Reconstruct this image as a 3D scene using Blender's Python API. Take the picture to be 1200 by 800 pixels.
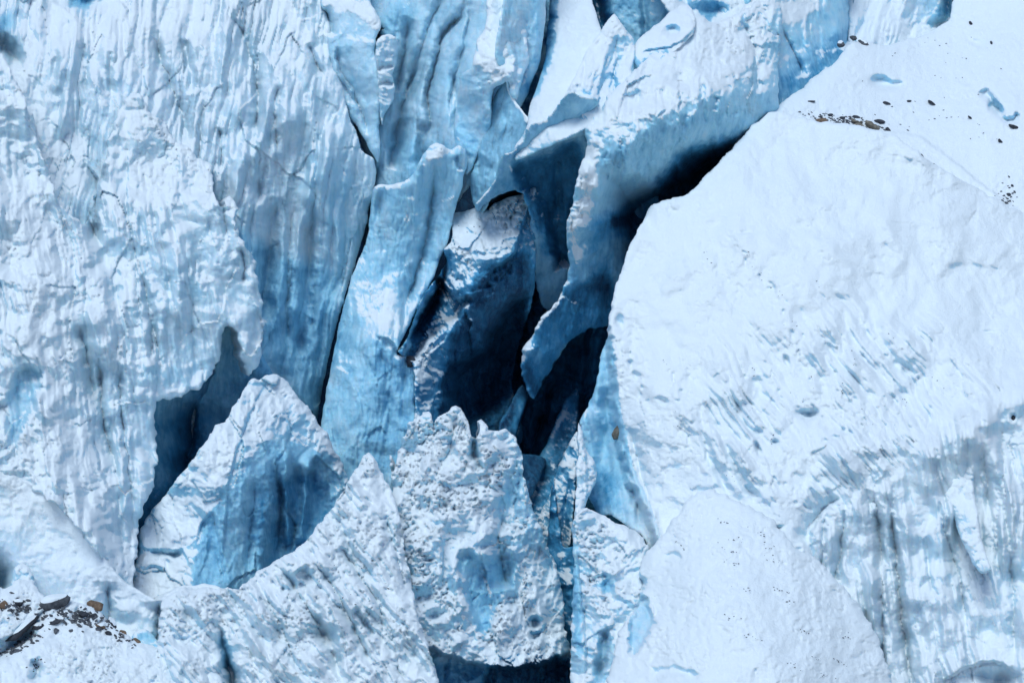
import bpy, math, random
import numpy as np
from mathutils import Vector

# ------------------------------------------------------------------ camera, sky, sun, exposure
for o in list(bpy.data.objects): bpy.data.objects.remove(o)
scene = bpy.context.scene
PITCH = math.radians(22.0)
K = 0.05                     # metres of one unit of the local survey grid
DIST = 3200.0                # distance of the middle of the icefall, same units
CAM = np.array([0.0, -DIST*K*math.cos(PITCH), 40.0 + DIST*K*math.sin(PITCH)])
AX = np.array([1.0, 0, 0]); AU = np.array([0, math.sin(PITCH), math.cos(PITCH)]); AF = np.array([0, math.cos(PITCH), -math.sin(PITCH)])
cam = bpy.data.cameras.new('camera'); cam_o = bpy.data.objects.new('camera', cam); scene.collection.objects.link(cam_o)
cam.sensor_width = 36.0; cam.lens = 96.0; cam.clip_start = 1.0; cam.clip_end = 3000.0
cam_o.location = CAM; cam_o.rotation_euler = (math.radians(90)-PITCH, 0, 0)
scene.camera = cam_o
SUN_EL, SUN_AZ = math.radians(69), math.radians(-30)      # azimuth: measured from straight behind the camera, minus = left
world = bpy.data.worlds.new('World'); scene.world = world; world.use_nodes = True
wn = world.node_tree.nodes; wl = world.node_tree.links
bg = wn['Background']; sky = wn.new('ShaderNodeTexSky'); sky.sky_type = 'NISHITA'; sky.sun_disc = False
sky.sun_elevation = SUN_EL; sky.sun_rotation = math.radians(180) - SUN_AZ; sky.altitude = 2500; sky.dust_density = 2.0; sky.air_density = 1.0; sky.ozone_density = 0.2
wl.new(sky.outputs[0], bg.inputs[0]); bg.inputs[1].default_value = 0.11
sd_ = bpy.data.lights.new('sun', 'SUN'); sd_.energy = 1.5; sd_.angle = math.radians(30); sd_.color = (0.83, 0.95, 1.0)
sun = bpy.data.objects.new('sun', sd_); scene.collection.objects.link(sun)
dirv = Vector((math.sin(SUN_AZ)*math.cos(SUN_EL), -math.cos(SUN_AZ)*math.cos(SUN_EL), math.sin(SUN_EL)))
sun.rotation_euler = dirv.to_track_quat('Z', 'Y').to_euler()
vs = scene.view_settings; vs.view_transform = 'Standard'; vs.look = 'None'; vs.exposure = 0.54; vs.gamma = 1.0; vs.use_curve_mapping = False

H = 1.3                      # mesh resolution, grid units

# ------------------------------------------------------------------ noise
def _hash(ix, iy, s):
    h = (ix.astype(np.int64)*374761393 + iy.astype(np.int64)*668265263 + s*974634777) & 0xffffffff
    h = ((h ^ (h >> 13))*1274126177) & 0xffffffff
    h = ((h ^ (h >> 15))*2246822519) & 0xffffffff
    return (h ^ (h >> 16)) & 0xffffffff
def perlin(x, y, s=0):
    ix = np.floor(x); iy = np.floor(y); fx = x-ix; fy = y-iy
    u = fx*fx*fx*(fx*(fx*6-15)+10); v = fy*fy*fy*(fy*(fy*6-15)+10)
    def g(a, b):
        t = _hash(ix+a, iy+b, s)*(2*math.pi/4294967296.0)
        return np.cos(t)*(fx-a)+np.sin(t)*(fy-b)
    return 1.5*((g(0,0)*(1-u)+g(1,0)*u)*(1-v)+(g(0,1)*(1-u)+g(1,1)*u)*v)
def fbm(x, y, s=0, oc=4, g=0.5):
    r = 0; a = 1; t = 0
    for i in range(oc):
        r = r+a*perlin(x*2**i+i*17.3, y*2**i-i*9.1, s+i); t += a; a *= g
    return r/t
def billow(x, y, s=0, oc=3, g=0.5):
    r = 0; a = 1; t = 0
    for i in range(oc):
        r = r+a*np.abs(perlin(x*2**i+i*7.7, y*2**i+i*3.1, s+i)); t += a; a *= g
    return r/t
def worley(x, y, s=0):
    ix = np.floor(x); iy = np.floor(y); f1 = np.full(x.shape, 9.0); f2 = np.full(x.shape, 9.0)
    for a in (-1, 0, 1):
        for b in (-1, 0, 1):
            cx = ix+a; cy = iy+b
            px = cx+_hash(cx, cy, s)/4294967296.0; py = cy+_hash(cx, cy, s+77)/4294967296.0
            d = np.hypot(px-x, py-y)
            f2 = np.minimum(f2, np.maximum(f1, d)); f1 = np.minimum(f1, d)
    return f1, f2
def facets(x, y, s=0):
    ix = np.floor(x); iy = np.floor(y); f1 = np.full(x.shape, 9.0); r = np.zeros(x.shape)
    for a in (-1, 0, 1):
        for b in (-1, 0, 1):
            cx = ix+a; cy = iy+b; h1 = _hash(cx, cy, s)/4294967296.0; h2 = _hash(cx, cy, s+77)/4294967296.0
            dx = x-cx-h1; dy = y-cy-h2; d = np.hypot(dx, dy)
            g1 = _hash(cx, cy, s+5)/4294967296.0-0.5; g2 = _hash(cx, cy, s+6)/4294967296.0-0.5; o = _hash(cx, cy, s+7)/4294967296.0-0.5
            w = d < f1; f1 = np.where(w, d, f1); r = np.where(w, 2*g1*dx+2*g2*dy+0.12*o, r)
    return r
def sst(a, b, x):
    t = np.clip((x-a)/(b-a), 0, 1); return t*t*(3-2*t)

# ------------------------------------------------------------------ outlines and fields
def spline(pts, closed, step=3.0):
    p = np.array(pts, float); n = len(p); out = []
    m = n if closed else n-1
    for i in range(m):
        if closed: a, b, c, d = p[(i-1) % n], p[i], p[(i+1) % n], p[(i+2) % n]
        else: a, b, c, d = p[max(i-1, 0)], p[i], p[i+1], p[min(i+2, n-1)]
        L = np.hypot(*(c-b)); k = max(1, int(L/step)); T = 0.35
        m1 = (c-a)*T; m2 = (d-b)*T
        la = max(np.hypot(*m1), 1e-6); lb = max(np.hypot(*m2), 1e-6)
        m1 = m1*min(1, L/la); m2 = m2*min(1, L/lb)
        t = np.arange(k)[:, None]/k
        out.append((2*t**3-3*t**2+1)*b+(t**3-2*t**2+t)*m1+(-2*t**3+3*t**2)*c+(t**3-t**2)*m2)
    if not closed: out.append(p[-1:])
    return np.vstack(out)
def jag(poly, amp, wl_, seed):
    nx = np.roll(poly, -1, 0)-np.roll(poly, 1, 0); nx = nx/np.maximum(np.hypot(nx[:, 0], nx[:, 1]), 1e-6)[:, None]
    n = np.stack([nx[:, 1], -nx[:, 0]], 1)
    s = fbm(poly[:, 0]/wl_, poly[:, 1]/wl_, seed, 3, 0.6)
    return poly+n*(amp*s)[:, None]*1.6
def polyfield(X, Y, x0, y0, poly, R, closed):
    """distance (capped at R), nearest point, side, position along the line"""
    D = np.full(X.shape, float(R)); NX = X.copy(); NY = Y.copy(); S = np.ones(X.shape); T = np.zeros(X.shape)
    n = len(poly); m = n if closed else n-1
    ny, nx = X.shape
    for i in range(m):
        ax, ay = poly[i]; bx, by = poly[(i+1) % n]
        i0 = max(0, int((min(ax, bx)-R-x0)/H)); i1 = min(nx, int((max(ax, bx)+R-x0)/H)+2)
        j0 = max(0, int((min(ay, by)-R-y0)/H)); j1 = min(ny, int((max(ay, by)+R-y0)/H)+2)
        if i0 >= i1 or j0 >= j1: continue
        x = X[j0:j1, i0:i1]; y = Y[j0:j1, i0:i1]
        dx, dy = bx-ax, by-ay; L2 = dx*dx+dy*dy+1e-9
        t = np.clip(((x-ax)*dx+(y-ay)*dy)/L2, 0, 1)
        qx = ax+t*dx; qy = ay+t*dy; d = np.hypot(x-qx, y-qy)
        w = d < D[j0:j1, i0:i1]
        D[j0:j1, i0:i1][w] = d[w]; NX[j0:j1, i0:i1][w] = qx[w]; NY[j0:j1, i0:i1][w] = qy[w]
        S[j0:j1, i0:i1][w] = np.sign((dx*(y-ay)-dy*(x-ax)))[w]; T[j0:j1, i0:i1][w] = ((i+t)/m)[w]
    return D, NX, NY, S, T
def inside(X, Y, poly):
    r = np.zeros(X.shape, bool); n = len(poly); ys = Y[:, 0]; xs = X[0]
    for i in range(n):
        ax, ay = poly[i]; bx, by = poly[(i+1) % n]
        if ay == by: continue
        lo, hi = min(ay, by), max(ay, by)
        j = np.where((ys >= lo) & (ys < hi))[0]
        if len(j) == 0: continue
        xc = ax+(ys[j]-ay)*(bx-ax)/(by-ay)
        r[j] ^= xs[None, :] < xc[:, None]
    return r
def tps(pts):
    p = np.array(pts, float); n = len(p); s = 300.0
    x, y, z = p[:, 0]/s, p[:, 1]/s, p[:, 2]
    def U(r2): return np.where(r2 > 0, r2*np.log(r2+1e-12), 0)
    A = np.zeros((n+3, n+3)); A[:n, :n] = U((x[:, None]-x)**2+(y[:, None]-y)**2)+np.eye(n)*0.02
    A[:n, n] = 1; A[:n, n+1] = x; A[:n, n+2] = y; A[n:, :n] = A[:n, n:].T
    w = np.linalg.lstsq(A, np.concatenate([z, [0, 0, 0]]), rcond=None)[0]
    def f(X, Y):
        X = X/s; Y = Y/s; r = w[n]+w[n+1]*X+w[n+2]*Y
        for i in range(n): r = r+w[i]*U((X-x[i])**2+(Y-y[i])**2)
        return r
    return f
def world_pos(X, Y, Z):
    k = (DIST+Z)/DIST
    a = (X-600)*k*K; b = (400-Y)*k*K; c = (DIST+Z)*K
    return CAM[None, :]+a[:, None]*AX+b[:, None]*AU+c[:, None]*AF

SURF = {}
def tag(o, label=None, cat=None, group=None, kind=None):
    if label: o['label'] = label
    if cat: o['category'] = cat
    if group: o['group'] = group
    if kind: o['kind'] = kind
    return o

def make_mesh(name, verts, faces_flat, loop_tot, cols, mat, uvs=None):
    me = bpy.data.meshes.new(name)
    nv = len(verts); nf = len(loop_tot)
    me.vertices.add(nv); me.vertices.foreach_set('co', np.ascontiguousarray(verts, np.float32).ravel())
    me.loops.add(len(faces_flat)); me.loops.foreach_set('vertex_index', np.ascontiguousarray(faces_flat, np.int32))
    me.polygons.add(nf); st = np.concatenate([[0], np.cumsum(loop_tot)[:-1]])
    me.polygons.foreach_set('loop_start', st.astype(np.int32)); me.polygons.foreach_set('loop_total', np.asarray(loop_tot, np.int32))
    me.polygons.foreach_set('use_smooth', np.ones(nf, bool))
    me.update(calc_edges=True); me.validate()
    if cols is not None:
        at = me.attributes.new('surf', 'FLOAT_COLOR', 'POINT'); at.data.foreach_set('color', np.ascontiguousarray(cols, np.float32).ravel())
    me.materials.append(mat)
    o = bpy.data.objects.new(name, me); scene.collection.objects.link(o)
    return o

def mass(name, label, cat, outline, zc, mat=None, key=None, kind=None, group=None, seed=1, r=10.0, thick=160.0, jagged=(1.2, 14.0),
         flute=None, scallop=None, rough=(3.0, 40.0), pore=None, lump=1.2, snow=0.62, snow_k=0.25, snow_t=1.6, blue=0.3, blue_k=0.15,
         dirt=0.0, feats=(), paint=(), tilt=0.0, parent=None, split=True, shrink=1.0, crisp=1.0, crisp_wl=(19, 30), facet=None, small=0.5, soft=0.2):
    mat = mat or ICE
    poly = spline(outline, True)
    if jagged: poly = jag(poly, jagged[0], jagged[1], seed)
    x0, y0 = poly.min(0)-4*H; x1, y1 = poly.max(0)+4*H
    xs = np.arange(x0, x1, H); ys = np.arange(y0, y1, H); X, Y = np.meshgrid(xs, ys)
    D, NX, NY, _, _ = polyfield(X, Y, x0, y0, poly, max(r*1.2, 12.0), True)
    ins = inside(X, Y, poly); sd = np.where(ins, D, -D)
    Z = tps(zc)(X, Y) if not callable(zc) else zc(X, Y)
    # domain warp keeps long lines from running ruler straight
    wx = fbm(X/70, Y/70, seed+50, 3)*14; wy = fbm(X/70, Y/70, seed+60, 3)*14
    paints = {'snow': np.zeros(X.shape), 'blue': np.zeros(X.shape), 'dirt': np.zeros(X.shape), 'calm': np.zeros(X.shape), 'flutes': np.zeros(X.shape), 'flutes2': np.zeros(X.shape)}
    def win(pts, R):
        p = np.array(pts, float)
        return p
    jx = fbm(X/16, Y/16, seed+70, 3)*4.5; jy = fbm(X/16, Y/16, seed+80, 3)*4.5
    for f in feats:
        k = f[0]
        if k == 'pit':
            _, cx, cy, rx, ry, an, amp = f; amp *= 1.4; a = math.radians(an)
            dx = X+jx*0.5-cx; dy = Y+jy*0.5-cy; q = ((dx*math.cos(a)+dy*math.sin(a))/rx)**2+((-dx*math.sin(a)+dy*math.cos(a))/ry)**2
            Z = Z+amp*np.exp(-q**1.4)
            continue
        _, pts, w, amp = f[:4]
        if k in 'gsr' and abs(amp) < 40: amp *= 1.8
        if k == 'poly':
            pl = spline(pts, True); d, _, _, _, _ = polyfield(X, Y, x0, y0, pl, w+14, True)
            i = inside(X, Y, pl); d = np.where(i, d, -d)+(jx+jy)*0.9; i = d > 0; Z = Z+amp*np.where(i, sst(0, w, d), 0)
            continue
        R = 4*w if k in 'gr' else 5*w
        pl = spline(pts, False); d, _, _, s, t = polyfield(X+jx*0.8, Y+jy*0.8, x0, y0, pl, R, False)
        tp = sst(0, 0.22, np.minimum(t, 1-t))
        if k == 'g': Z = Z+amp*np.exp(-(d/w)**2)*tp
        elif k == 's': Z = Z+amp*np.exp(-d/w)*tp*(d < R)
        elif k == 'c': Z = Z+amp*np.where(s > 0, sst(0, 3, d)*np.exp(-d/w), 0)*tp*(d < R)     # step: drops back on the right-hand side
    # paint masks
    for p in paint:
        k, pts, w, amt = p[:4]
        if len(p) > 4:     # closed region
            pl = spline(pts, True); d, _, _, _, _ = polyfield(X+jx, Y+jy, x0, y0, pl, w+12, True); i = inside(X, Y, pl)
            paints[k] += amt*sst(-w*0.5, w*0.5, np.where(i, d, -d)+jx)
        elif len(pts) == 1:
            paints[k] += amt*np.exp(-(((X+jx-pts[0][0])**2+(Y+jy-pts[0][1])**2)/w**2))
        else:
            pl = spline(pts, False); d, _, _, _, _ = polyfield(X+jx, Y+jy, x0, y0, pl, 3*w, False)
            paints[k] += amt*np.where(d < 3*w, np.exp(-(d/w)**2), 0)
    calm = 1-np.clip(paints['calm'], 0, 1)
    if any(p[0] == 'flutes' for p in paint): fcalm0 = calm*np.clip(paints['flutes'], 0, 1)
    else: fcalm0 = calm
    # rounded edges
    rr = r*(0.75+0.5*fbm(X/40, Y/40, seed+5, 2))
    q = np.clip(sd/rr, 0, 1); Z = Z+rr*1.15*(1-np.sqrt(np.maximum(1-(1-q)**2, 0)))
    # broad undulation
    Z = Z+rough[0]*2.6*fbm((X+wx)/rough[1], (Y+wy)/rough[1], seed+1, 4, 0.5)
    groove = np.zeros(X.shape)
    if facet:
        for q_, (fa, fw) in enumerate(facet):
            Z = Z+fa*0.8*facets((X+jx*0.7+wx*0.6)/fw, (Y+jy*0.7+wy*0.6)/(fw*1.7), seed+200+q_)*calm
    fl_list = [] if flute is None else ([flute] if not isinstance(flute[0], tuple) else list(flute))
    for q_, ft in enumerate(fl_list):
        amp, wl_, an, asp = ft[:4]; fcalm = calm*np.clip(paints['flutes2'], 0, 1) if len(ft) > 4 else fcalm0
        a = math.radians(an); U = (X+wx*0.6)*math.cos(a)+(Y+wy*0.6)*math.sin(a); V = -(X+wx)*math.sin(a)+(Y+wy)*math.cos(a)
        b = billow(U/wl_, V/(wl_*asp), seed+11+q_*7, 3, 0.5); mod = 0.15+1.5*np.clip(fbm(X/60, Y/110, seed+15+q_, 3)*1.5+0.4, 0, 1)
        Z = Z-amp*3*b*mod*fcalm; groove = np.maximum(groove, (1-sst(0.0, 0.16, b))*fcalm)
    gy, gx = np.gradient(Z, H); gy = -gy
    nz = (gy*math.cos(PITCH)+math.sin(PITCH))/np.sqrt(1+gx*gx+gy*gy)
    n1 = fbm(X/22, Y/22, seed+21, 4, 0.6); n2 = fbm(X/6, Y/6, seed+22, 3, 0.6)
    pre = sst(snow-soft*2, snow+soft*2, nz+snow_k*n1+paints['snow'])
    if scallop:
        f1, f2 = worley((X+wx*0.6)/scallop[1], (Y+wy*0.6)/(scallop[1]*1.5), seed+31)
        g1, _ = worley((X+wx)/(scallop[1]*0.45), (Y+wy)/(scallop[1]*0.6), seed+32)
        Z = Z-scallop[0]*(f1*f1*2.2+g1*0.5)*calm
    if pore:
        n3 = fbm((X+wx*0.3)/pore[1], (Y+wy*0.3)/pore[1], seed+41, 3, 0.55)
        pr = 0.6*sst(0.10, 0.32, n3+0.12*n2)+0.6*sst(0.12, 0.34, fbm(X/(pore[1]*0.5), Y/(pore[1]*0.55), seed+44, 2)+0.15*n1)*(pore[0] > 2.9)+0*(n3+0.25*(sst(-0.2, 0.3, fbm(X/60, Y/60, seed+43, 3))-0.7))*calm; Z = Z+pore[0]*pr*(0.4+0.6*pre)*(0.15+1.25*sst(-0.12, 0.28, fbm(X/75, Y/75, seed+48, 3)))
    rid = 1-2*np.abs(fbm((X+wx*0.5)/crisp_wl[0], (Y+wy*0.5)/crisp_wl[1], seed+46, 5, 0.6))
    Z = Z-crisp*4.6*rid*(0.35+sst(-0.2, 0.4, fbm(X/80, Y/80, seed+47, 2)))*calm*(1-0.55*pre)
    Z = Z-small*fbm(X/5, Y/5, seed+45, 3, 0.6)*2*(1-pre)*calm
    gy, gx = np.gradient(Z, H); gy = -gy
    nz2 = (gy*math.cos(PITCH)+math.sin(PITCH))/np.sqrt(1+gx*gx+gy*gy)
    S = sst(snow-soft, snow+soft, 0.5*nz+0.5*nz2+snow_k*(n1+0.6*n2)+paints['snow']-groove*0.12)
    f1, _ = worley((X+jx*0.7)/7.0, (Y+jy*0.7)/7.0, seed+51); f3, _ = worley((X+jx)/3.8, (Y+jy)/3.8, seed+52)
    patch = sst(-0.15, 0.3, fbm(X/55, Y/55, seed+56, 3))
    cau = billow((X+jx)/13, (Y+jy)/13, seed+57, 4, 0.6)
    Z = Z-S*(snow_t+lump*(7.0*(cau-0.25)+1.0*(0.75-f1)+0.7*(0.6-f3))*(0.15+1.1*patch)*(0.15+0.85*calm))
    st = fbm((X+wx)/5, (Y+wy)/60, seed+61, 4, 0.6)
    streak = sst(0.0, 0.35, st)
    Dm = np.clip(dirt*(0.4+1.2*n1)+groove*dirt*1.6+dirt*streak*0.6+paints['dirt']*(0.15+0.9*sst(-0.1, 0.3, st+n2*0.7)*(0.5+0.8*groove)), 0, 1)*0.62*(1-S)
    B = np.clip(blue+blue_k*2*n1+paints['blue']+0.08*groove, 0, 1)*(1-0.55*pre)  # blue mask: ice tint, plus shade painted into deep gaps and hollows
    cols = np.stack([S, Dm, B, np.ones(X.shape)], -1)
    # mesh
    keep = sd > -0.75*H
    snap = (np.abs(sd) < 0.38*H) | ((sd < 0) & keep)
    PX = np.where(snap, NX, X); PY = np.where(snap, NY, Y)
    quad = keep[:-1, :-1] & keep[1:, :-1] & keep[:-1, 1:] & keep[1:, 1:]
    idx = np.arange(X.size).reshape(X.shape)
    a, b, c, d = idx[:-1, :-1][quad], idx[1:, :-1][quad], idx[1:, 1:][quad], idx[:-1, 1:][quad]
    F = np.stack([a, b, c, d], 1)
    used = np.unique(F); remap = np.full(X.size, -1); remap[used] = np.arange(len(used)); F = remap[F]
    px = PX.ravel()[used]; py = PY.ravel()[used]; pz = Z.ravel()[used]; pc = cols.reshape(-1, 4)[used]
    # boundary edges
    E = np.concatenate([F[:, [0, 1]], F[:, [1, 2]], F[:, [2, 3]], F[:, [3, 0]]])
    n = len(used); key_d = E[:, 0]*n+E[:, 1]; key_r = E[:, 1]*n+E[:, 0]
    bd = E[~np.isin(key_d, key_r)]
    bv = np.unique(bd); loc = {v: i for i, v in enumerate(bv)}; m = len(bv)
    bi = np.array([[loc[u], loc[v]] for u, v in bd])
    V = [world_pos(px, py, pz)]; C = [pc]; FF = [F.ravel()]; LT = [np.full(len(F), 4)]
    cx, cy = px.mean(), py.mean(); prev = bv
    base = n
    for q_, (t, sh) in enumerate(((0.12, 0.0), (0.3, 0.01), (0.6, 0.03), (1.0, 0.06))):
        zz = pz[bv]+thick*t
        wob = fbm(px[bv]/25+q_, py[bv]/25, seed+90+q_, 2)*4*t
        xx = px[bv]+((cx-px[bv])*sh+wob)*shrink; yy = py[bv]+((cy-py[bv])*sh+wob)*shrink+tilt*thick*t
        k_ = (DIST+pz[bv])/(DIST+zz)*0+1
        V.append(world_pos(xx, yy, zz)); C.append(pc[bv]*np.array([1.0, 0.7, 1, 1]))
        cur = np.arange(base, base+m)
        f = np.stack([prev[bi[:, 1]] if q_ else bd[:, 1], prev[bi[:, 0]] if q_ else bd[:, 0], cur[bi[:, 0]], cur[bi[:, 1]]], 1)
        FF.append(f.ravel()); LT.append(np.full(len(f), 4)); prev = cur; base += m
    # back face: fan to a centre point
    V.append(world_pos(np.array([cx]), np.array([cy]), np.array([pz.max()+thick*1.05]))); C.append(pc[:1])
    f = np.stack([prev[bi[:, 1]], prev[bi[:, 0]], np.full(len(bi), base)], 1); FF.append(f.ravel()); LT.append(np.full(len(f), 3))
    allv = np.vstack(V); allc = np.vstack(C)
    if kind is None and split:
        Sm = S.copy(); k_ = max(2, int(5/H))
        for _ in range(3):
            for ax in (0, 1):
                cs = np.cumsum(np.concatenate([np.repeat(np.take(Sm, [0], ax), k_+1, ax), Sm, np.repeat(np.take(Sm, [-1], ax), k_, ax)], ax), ax)
                Sm = (np.take(cs, range(2*k_+1, cs.shape[ax]), ax)-np.take(cs, range(0, cs.shape[ax]-2*k_-1), ax))/(2*k_+1)
        sf = (Sm.ravel()[used][F].mean(1) > 0.5)
        cell = np.full(quad.shape, -1, np.int8); cell[quad] = sf
        def islands():
            lab = np.full(cell.shape, -1, np.int32); comps = []; cl = cell.tolist(); h_, w_ = cell.shape; L_ = lab.tolist()
            for j0 in range(h_):
                row = cl[j0]; lr = L_[j0]
                for i0 in range(w_):
                    if row[i0] < 0 or lr[i0] >= 0: continue
                    v_ = row[i0]; k2 = len(comps); st_ = [(j0, i0)]; lr[i0] = k2; n_ = 0
                    while st_:
                        a_, b_ = st_.pop(); n_ += 1
                        for c_, d_ in ((a_+1, b_), (a_-1, b_), (a_, b_+1), (a_, b_-1)):
                            if 0 <= c_ < h_ and 0 <= d_ < w_ and cl[c_][d_] == v_ and L_[c_][d_] < 0: L_[c_][d_] = k2; st_.append((c_, d_))
                    comps.append((v_, n_))
            return np.array(L_), comps
        for _ in range(2):
            lab, comps = islands()
            for k2, (v_, n_) in enumerate(comps):
                if n_ < 700: cell[lab == k2] = 1-v_
        lab, comps = islands(); lf = lab[quad]; sf = cell[quad] == 1; fr = sf.mean()
        main = max([(n_, k2) for k2, (v_, n_) in enumerate(comps) if v_ == 0] or [(0, -1)])[1]
        edge = set(); bset = np.zeros(n, bool); bset[bv] = True; edge = set(np.unique(lf[bset[F].any(1)]).tolist())
        if 0.04 < fr < 0.96:
            piv = world_pos(np.array([cx]), np.array([py.max()]), np.array([pz.mean()]))[0]
            # shading normals of the whole, so that no seam shows between the two parts
            FQ = F; P = allv; nr = np.cross(P[FQ[:, 2]]-P[FQ[:, 0]], P[FQ[:, 3]]-P[FQ[:, 1]]); VN = np.zeros(P.shape)
            for c_ in range(4): np.add.at(VN, FQ[:, c_], nr)
            off = 0
            for ff, lt in zip(FF[1:], LT[1:]):
                g = ff.reshape(len(lt), lt[0]); n_ = np.cross(P[g[:, 1]]-P[g[:, 0]], P[g[:, 2]]-P[g[:, 0]])
                for c_ in range(lt[0]): np.add.at(VN, g[:, c_], n_)
            VN /= np.maximum(np.linalg.norm(VN, axis=1), 1e-9)[:, None]
            root = bpy.data.objects.new(name, None); scene.collection.objects.link(root); root.location = piv
            tag(root, label, cat, group, kind)
            parts_ = []; msel = np.zeros(len(F), bool)
            for k2, (v_, n_) in enumerate(comps):
                if v_ == 0 and (k2 == main or k2 in edge): msel |= lf == k2
                elif (lf == k2).any(): parts_.append(('snow_cover' if v_ else 'ice_face', lf == k2, False))
            parts_.append(('ice_face', msel, True))
            for pn, sel, sk in parts_:
                fl_ = [F[sel].ravel()]; lt_ = [np.full(int(sel.sum()), 4)]
                if sk: fl_ += FF[1:]; lt_ += LT[1:]
                fl_ = np.concatenate(fl_); lt_ = np.concatenate(lt_); uq, inv = np.unique(fl_, return_inverse=True)
                o = make_mesh(pn, allv[uq]-piv, inv.reshape(-1), lt_, allc[uq], mat)
                o.data.normals_split_custom_set_from_vertices(VN[uq].astype(np.float32))
                o.parent = root
            if key: SURF[key] = (x0, y0, Z, gx, gy, ins)
            return root
    piv = world_pos(np.array([cx]), np.array([py.max()]), np.array([pz.mean()]))[0]
    o = make_mesh(name, allv-piv, np.concatenate(FF), np.concatenate(LT), np.vstack(C), mat)
    o.location = piv
    tag(o, label, cat if kind is None else None, group, kind)
    if parent: o.parent = parent
    if key: SURF[key] = (x0, y0, Z, gx, gy, ins)
    return o

def at(key, x, y):
    """point and outward normal on a finished surface"""
    x0, y0, Z, gx, gy, ins = SURF[key]
    i = int(round((x-x0)/H)); j = int(round((y-y0)/H))
    i = min(max(i, 0), Z.shape[1]-1); j = min(max(j, 0), Z.shape[0]-1)
    p = world_pos(np.array([x], float), np.array([y], float), np.array([Z[j, i]]))[0]
    w = Z[max(j-4, 0):j+5, max(i-4, 0):i+5]
    a = (w[:, -1]-w[:, 0]).mean()/(8*H); b = -(w[-1]-w[0]).mean()/(8*H)
    nrm = a*AX+b*AU-AF; nrm /= np.linalg.norm(nrm)
    return p, nrm

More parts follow.
